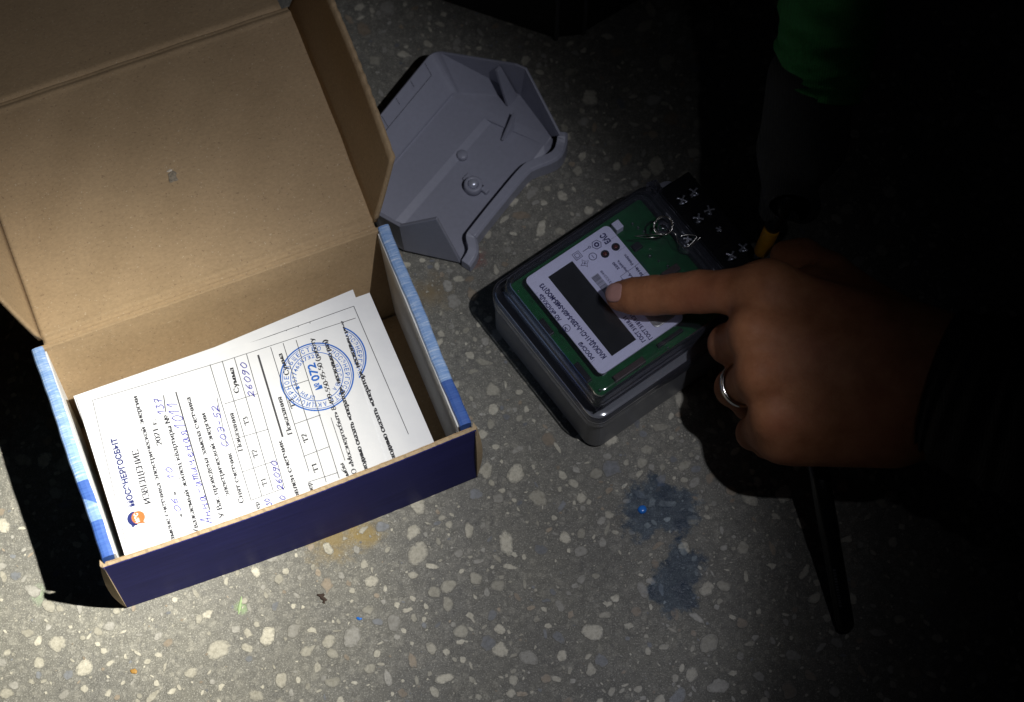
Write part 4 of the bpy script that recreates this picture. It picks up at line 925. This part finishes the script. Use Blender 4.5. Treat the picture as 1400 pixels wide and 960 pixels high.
# ================================================================== HANDS (signed-distance body, surface nets)
def surface_nets(F, org, h):
    s = F < 0
    nx, ny, nz = F.shape
    cs_ = np.zeros((nx-1, ny-1, nz-1), np.uint8)
    for i in (0, 1):
        for j in (0, 1):
            for k in (0, 1): cs_ += s[i:nx-1+i, j:ny-1+j, k:nz-1+k]
    act = (cs_ > 0) & (cs_ < 8)
    idx = np.argwhere(act); vid = -np.ones(act.shape, np.int64); vid[act] = np.arange(len(idx))
    acc = np.zeros((len(idx), 3)); cnt = np.zeros(len(idx))
    cor = [(i, j, k) for i in (0, 1) for j in (0, 1) for k in (0, 1)]
    for a in cor:
        for ax in range(3):
            if a[ax]: continue
            b = list(a); b[ax] = 1
            fa = F[idx[:, 0]+a[0], idx[:, 1]+a[1], idx[:, 2]+a[2]]; fb = F[idx[:, 0]+b[0], idx[:, 1]+b[1], idx[:, 2]+b[2]]
            m = (fa < 0) != (fb < 0); t = np.where(m, fa/(fa-fb+1e-12), 0)
            p = np.tile(np.array(a, float), (len(idx), 1)); p[:, ax] = t
            acc[m] += p[m]; cnt[m] += 1
    V = (idx+acc/cnt[:, None])*h+np.array(org)
    faces = []
    for ax in range(3):
        sl0 = [slice(None)]*3; sl1 = [slice(None)]*3; sl0[ax] = slice(0, -1); sl1[ax] = slice(1, None)
        cr = s[tuple(sl0)] != s[tuple(sl1)]; e_ = np.argwhere(cr)
        o1, o2 = (ax+1) % 3, (ax+2) % 3
        ok = (e_[:, o1] > 0) & (e_[:, o2] > 0) & (e_[:, o1] < F.shape[o1]-1) & (e_[:, o2] < F.shape[o2]-1); e_ = e_[ok]
        def g(d1, d2):
            q = e_.copy(); q[:, o1] -= d1; q[:, o2] -= d2; return vid[q[:, 0], q[:, 1], q[:, 2]]
        quad = np.stack([g(1, 1), g(0, 1), g(0, 0), g(1, 0)], 1)
        ins = s[e_[:, 0], e_[:, 1], e_[:, 2]]
        quad[~ins] = quad[~ins][:, ::-1]; faces.append(quad)
    return V, np.concatenate(faces)
class SDF:
    def __init__(s, lo_, hi_, h):
        s.org = np.array(lo_); s.h = h; n = np.ceil((np.array(hi_)-s.org)/h).astype(int)+1
        g = [s.org[i]+h*np.arange(n[i]) for i in range(3)]; s.P = np.stack(np.meshgrid(*g, indexing='ij'), -1).astype(np.float32); s.F = np.full(tuple(n), 1.0, np.float32)
    def cap(s, a, b, ra, rb):
        a = np.array(a, np.float32); b = np.array(b, np.float32); ab = b-a; t = np.clip(((s.P-a)@ab)/(ab@ab), 0, 1)
        return np.linalg.norm(s.P-a-t[..., None]*ab, axis=-1)-(ra+(rb-ra)*t)
    def smin(s, d, k):
        hh = np.clip(.5+.5*(s.F-d)/k, 0, 1); s.F = s.F+(d-s.F)*hh-k*hh*(1-hh); return s
    def chain(s, pts, rad, k):
        d = None
        for i in range(len(pts)-1):
            q = s.cap(pts[i], pts[i+1], rad[i], rad[i+1]); d = q if d is None else np.minimum(d, q)
        if len(pts) > 2:   # soften the joints a little
            d2 = np.full_like(d, 1.0); tmp = s.F; s.F = d2
            for i in range(len(pts)-1): s.smin(s.cap(pts[i], pts[i+1], rad[i], rad[i+1]), .003)
            d = s.F; s.F = tmp
        return d
def hv(px, py, z): return tuple(at(px, py, z))
tip, dip, pip, mcp = hv(849, 405, .0688), hv(893, 404, .0768), hv(957, 399, .0895), hv(1050, 396, .1135)
H_ = SDF((.04, -.150, .028), (.275, .085, .150), .00125)
finger = H_.chain([tip, hv(868, 405, .0722), dip, hv(925, 402, .083), pip, hv(1000, 399, .101), mcp], [.0078, .0090, .0098, .0098, .0106, .0107, .0122], .003)
H_.F = finger
# palm: one soft column from each knuckle to the wrist
wr = hv(1270, 515, .104)
kn = [hv(1052, 397, .1105), hv(1034, 456, .1115), hv(1042, 514, .1065), hv(1060, 572, .0965)]
wrs = [hv(1265, 478, .103), hv(1270, 505, .105), hv(1270, 530, .102), hv(1268, 555, .096)]
for a, b, ra in zip(kn, wrs, (.0128, .0132, .0126, .0118)):
    H_.smin(H_.cap(a, b, ra, .0185), .012)
for a, b in zip(kn, wrs):   # depth of the palm
    a2 = (a[0]+.012, a[1], a[2]-.018); b2 = (b[0], b[1], b[2]-.014); H_.smin(H_.cap(a2, b2, .0125, .016), .012)
H_.smin(H_.cap(hv(1070, 590, .082), hv(1220, 590, .088), .0150, .0175), .012)     # little-finger side
H_.smin(H_.cap(hv(1110, 400, .088), hv(1215, 455, .092), .0130, .0180), .012)     # thumb side
for p, r in zip(kn, (.0098, .0106, .0098, .0090)):                                                                   # knuckles
    q = (p[0]-.002, p[1], p[2]+.0045); H_.smin(H_.cap(q, (q[0]+.010, q[1], q[2]-.002), r, r*.7), .005)
# web and curled fingers
cur = [([kn[1], hv(996, 470, .080), hv(1020, 492, .056), hv(1052, 488, .060)], (.0118, .0098, .0090, .0076)),
       ([kn[2], hv(1004, 530, .074), hv(1026, 552, .050), hv(1058, 545, .056)], (.0114, .0094, .0086, .0074)),
       ([kn[3], hv(1030, 592, .068), hv(1050, 606, .047), hv(1078, 594, .055)], (.0102, .0082, .0076, .0066))]
for pts, rad in cur: H_.smin(H_.chain(pts, rad, .003), .0042)
th = H_.chain([hv(1200, 440, .088), hv(1132, 378, .080), hv(1096, 355, .074), hv(1074, 350, .0735)], [.0165, .0122, .0106, .0080], .003); H_.smin(th, .007)
# forearm
H_.smin(H_.cap(wr, hv(1420, 560, .110), .0255, .030), .02)
# skin creases at the index joints and a groove between the knuckles
def crease_at(p, q, depth, wd, off=0.0):
    p = np.array(p); q = np.array(q); t = (q-p)/np.linalg.norm(q-p); x = (H_.P-p)@t.astype(np.float32)-off
    near = np.linalg.norm(H_.P-p.astype(np.float32), axis=-1) < .016
    H_.F = H_.F+np.where(near, depth*np.exp(-(x/wd)**2), 0).astype(np.float32)
for off, dpt in ((-.0015, .0005), (.0010, .0004), (.0034, .00025)): crease_at(dip, pip, dpt, .0006, off)
for off, dpt in ((-.0040, .0003), (-.0015, .0006), (.0012, .0005), (.0040, .0004)): crease_at(pip, mcp, dpt, .0007, off)
Vh, Fh = surface_nets(H_.F, H_.org, H_.h)
hb = at(1150, 500, .09)
person = mk('person', [tuple(p) for p in Vh], [tuple(int(i) for i in q) for q in Fh], M['skin'], None, True, hb)
sm = person.modifiers.new('smooth', 'SMOOTH'); sm.factor = .5; sm.iterations = 4
props(person, 'bare hand of a person pressing an outstretched index finger onto the meter', 'person')
# fingernail of the pointing finger
tipv, dipv = Vector(tip), Vector(dip); ax = (tipv-dipv).normalized(); up_ = (Vector((0, -.18, 1))-ax*ax.dot(Vector((0, -.18, 1)))).normalized(); sd = ax.cross(up_)
nv_, nf_ = [tipv+ax*.0002+up_*.00895], []
for i in range(1, 7):
    for k in range(28):
        an = 2*math.pi*k/28; q = i/6
        uu = math.copysign(abs(math.cos(an))**.75, math.cos(an))*q; tt = math.copysign(abs(math.sin(an))**.75, math.sin(an))*q
        r = .0091-.0022*max(0, uu)**2-.0003*max(0, -uu)-(.0009 if i == 6 else 0); a_ = tt*.62
        nv_.append(tipv+ax*(.0002+.0056*uu)+(up_*math.cos(a_)+sd*math.sin(a_))*r)
for k in range(28): nf_.append((0, 1+k, 1+(k+1) % 28))
for i in range(5):
    for k in range(28): m_ = (k+1) % 28; nf_.append((1+i*28+k, 1+(i+1)*28+k, 1+(i+1)*28+m_, 1+i*28+m_))
nl = mk('fingernail', nv_, nf_, M['nail'], person, True); s_ = nl.modifiers.new('shell', 'SOLIDIFY'); s_.thickness = .0006; s_.offset = 0
# ring on the ring finger
a, b = Vector(cur[1][0][0]), Vector(cur[1][0][1]); t = (b-a).normalized(); rcx = a+(b-a)*.70; e1 = t.orthogonal().normalized(); e2 = t.cross(e1)
rings = []
for k in range(48):
    an = 2*math.pi*k/48; d = e1*math.cos(an)+e2*math.sin(an)
    rings.append([rcx+d*(.0106+q)+t*w_ for q, w_ in ((0, -.0020), (.0009, -.0016), (.0012, 0), (.0009, .0016), (0, .0020), (-.0003, 0))])
v = [p for g in rings for p in g]; f = []
for i in range(48):
    j = (i+1) % 48
    for k in range(6): f.append((i*6+k, i*6+(k+1) % 6, j*6+(k+1) % 6, j*6+k))
o = mk('ring', v, f, M['silver'], person, True); o['label'] = 'plain silver wedding band'
# dark sleeve round the forearm
sl, slf = [], []
ctr = [hv(1285, 520, .104), hv(1300, 525, .105), hv(1340, 540, .107), hv(1400, 556, .110), hv(1500, 585, .118), hv(1640, 625, .13)]
rad = [.0335, .036, .037, .041, .046, .05]
rg = random.Random(1); mb = MB(); P_ = spline(ctr, 6); rr = []
for i in range(len(P_)):
    t = i/(len(P_)-1); rr.append(.034+.016*t+.0012*math.sin(i*1.7)+.0008*math.sin(i*.8))
mb.tube(P_, rr, 28); mb.build('sleeve', M['dark'], person, True)

# gloved hand in a green sleeve holding a small screwdriver
G_ = SDF((.085, .035, .045), (.235, .215, .225), .0016)
gp = [hv(1100, 180, .135), hv(1118, 150, .145)]
G_.F = G_.cap(hv(1108, 110, .150), hv(1100, 190, .128), .021, .022)
for k, (px, py, z) in enumerate(((1068, 205, .126), (1070, 228, .118), (1074, 250, .110), (1080, 268, .103))):
    G_.smin(G_.cap(hv(1100, 185+k*10, .128-k*.004), hv(px, py, z), .0135, .0105), .006)
    G_.smin(G_.cap(hv(px, py, z), hv(px+18, py+14, z-.020), .0105, .0092), .004)
G_.smin(G_.cap(hv(1105, 200, .118), hv(1068, 262, .095), .0120, .0092), .006); G_.smin(G_.cap(hv(1068, 262, .095), hv(1058, 286, .086), .0092, .0080), .004)
Vg, Fg = surface_nets(G_.F, G_.org, G_.h)
p2 = mk('person', [tuple(p) for p in Vg], [tuple(int(i) for i in q) for q in Fg], M['glove'], None, True, at(1100, 190, .13))
props(p2, 'arm of a person in a green jacket sleeve and dark glove gripping a screwdriver', 'person')
sm = p2.modifiers.new('smooth', 'SMOOTH'); sm.factor = .5; sm.iterations = 3
P_ = spline([hv(1118, 128, .146), hv(1124, 100, .153), hv(1130, 60, .165), hv(1138, 10, .182), hv(1150, -60, .21), hv(1165, -140, .25)], 7); mb = MB(); rr = []
for i in range(len(P_)):
    t = i/(len(P_)-1); rr.append((.0205 if i < 2 else .0215)+.006*t)
mb.tube(P_, rr, 40)
for i, q in enumerate(mb.v):
    ri, k = divmod(i, 40); a = 2*math.pi*k/40; c_ = P_[min(ri, len(P_)-1)]; d_ = (q-c_).normalized()
    mb.v[i] = q+d_*(.0011*math.sin(ri*.8+2.2*math.sin(a+.5))*math.sin(a*1.5+ri*.15)+.0006*math.sin(ri*1.6-3*a))
o = mb.build('sleeve', M['green'], p2, True)
sd_ = empty('screwdriver', at(1033, 352, .044), 'small screwdriver with a yellow collar held by the gloved hand over the terminals', 'screwdriver')
q0, q1, q2, q3 = Vector(hv(1032, 352, .0435)), Vector(hv(1040, 346, .055)), Vector(hv(1056, 312, .075)), Vector(hv(1078, 262, .105))
MB().tube([q0, lerp(q0, q1, .5), q1+(q1-q0)*.05], [.0010, .0016, .0018], 10).build('blade', M['steel'], sd_, True)
MB().tube([q1, lerp(q1, q2, .08), lerp(q1, q2, .9), q2], [.0034, .0041, .0043, .0040], 14).build('yellow_collar', M['yellow'], sd_, True)
MB().tube([q2-(q2-q1)*.03, lerp(q2, q3, .1), lerp(q2, q3, .6), q3], [.0036, .0046, .0052, .0050], 14).build('handle', M['penbody'], sd_, True)

# black pen: its end rests on the floor, the barrel goes up into the fist
e0 = at(1155, 864, 0)+Vector((0, .0005, .0047)); e1_ = Vector(hv(1110, 590, .058))
pen = empty('marker_pen', at(1155, 866, 0), 'slim black pen with small pale markings, held under the fist, its end on the floor', 'pen')
ax = (e1_-e0).normalized(); ln_ = (e1_-e0).length
rr = [(.0, .0022), (.0008, .0036), (.0022, .0044), (.006, .0046), (.05, .0048), (.0505, .0051), (.075, .0051), (ln_, .0050)]
MB().tube([e0+ax*(t-.001) for t, r in rr], [r for t, r in rr], 20).build('barrel', M['penbody'], pen, True)
sdx = ax.cross(Vector((0, 0, 1))).normalized(); upx = sdx.cross(ax).normalized()
mb = MB(); rg = random.Random(6); x = .014
while x < .034:
    wd = rg.uniform(.0005, .0012); mb2 = []
    for s_, lft in ((x, 0), (x+wd, 0)):
        for a in (-.55, -.25): mb2.append(e0+ax*(s_-.001)+(upx*math.cos(a)+sdx*math.sin(a))*.00485)
    mb.add(mb2, [(0, 1, 3, 2)]); x += wd+rg.uniform(.0003, .0008)
mb.build('barrel_print', M['penmark'], pen)
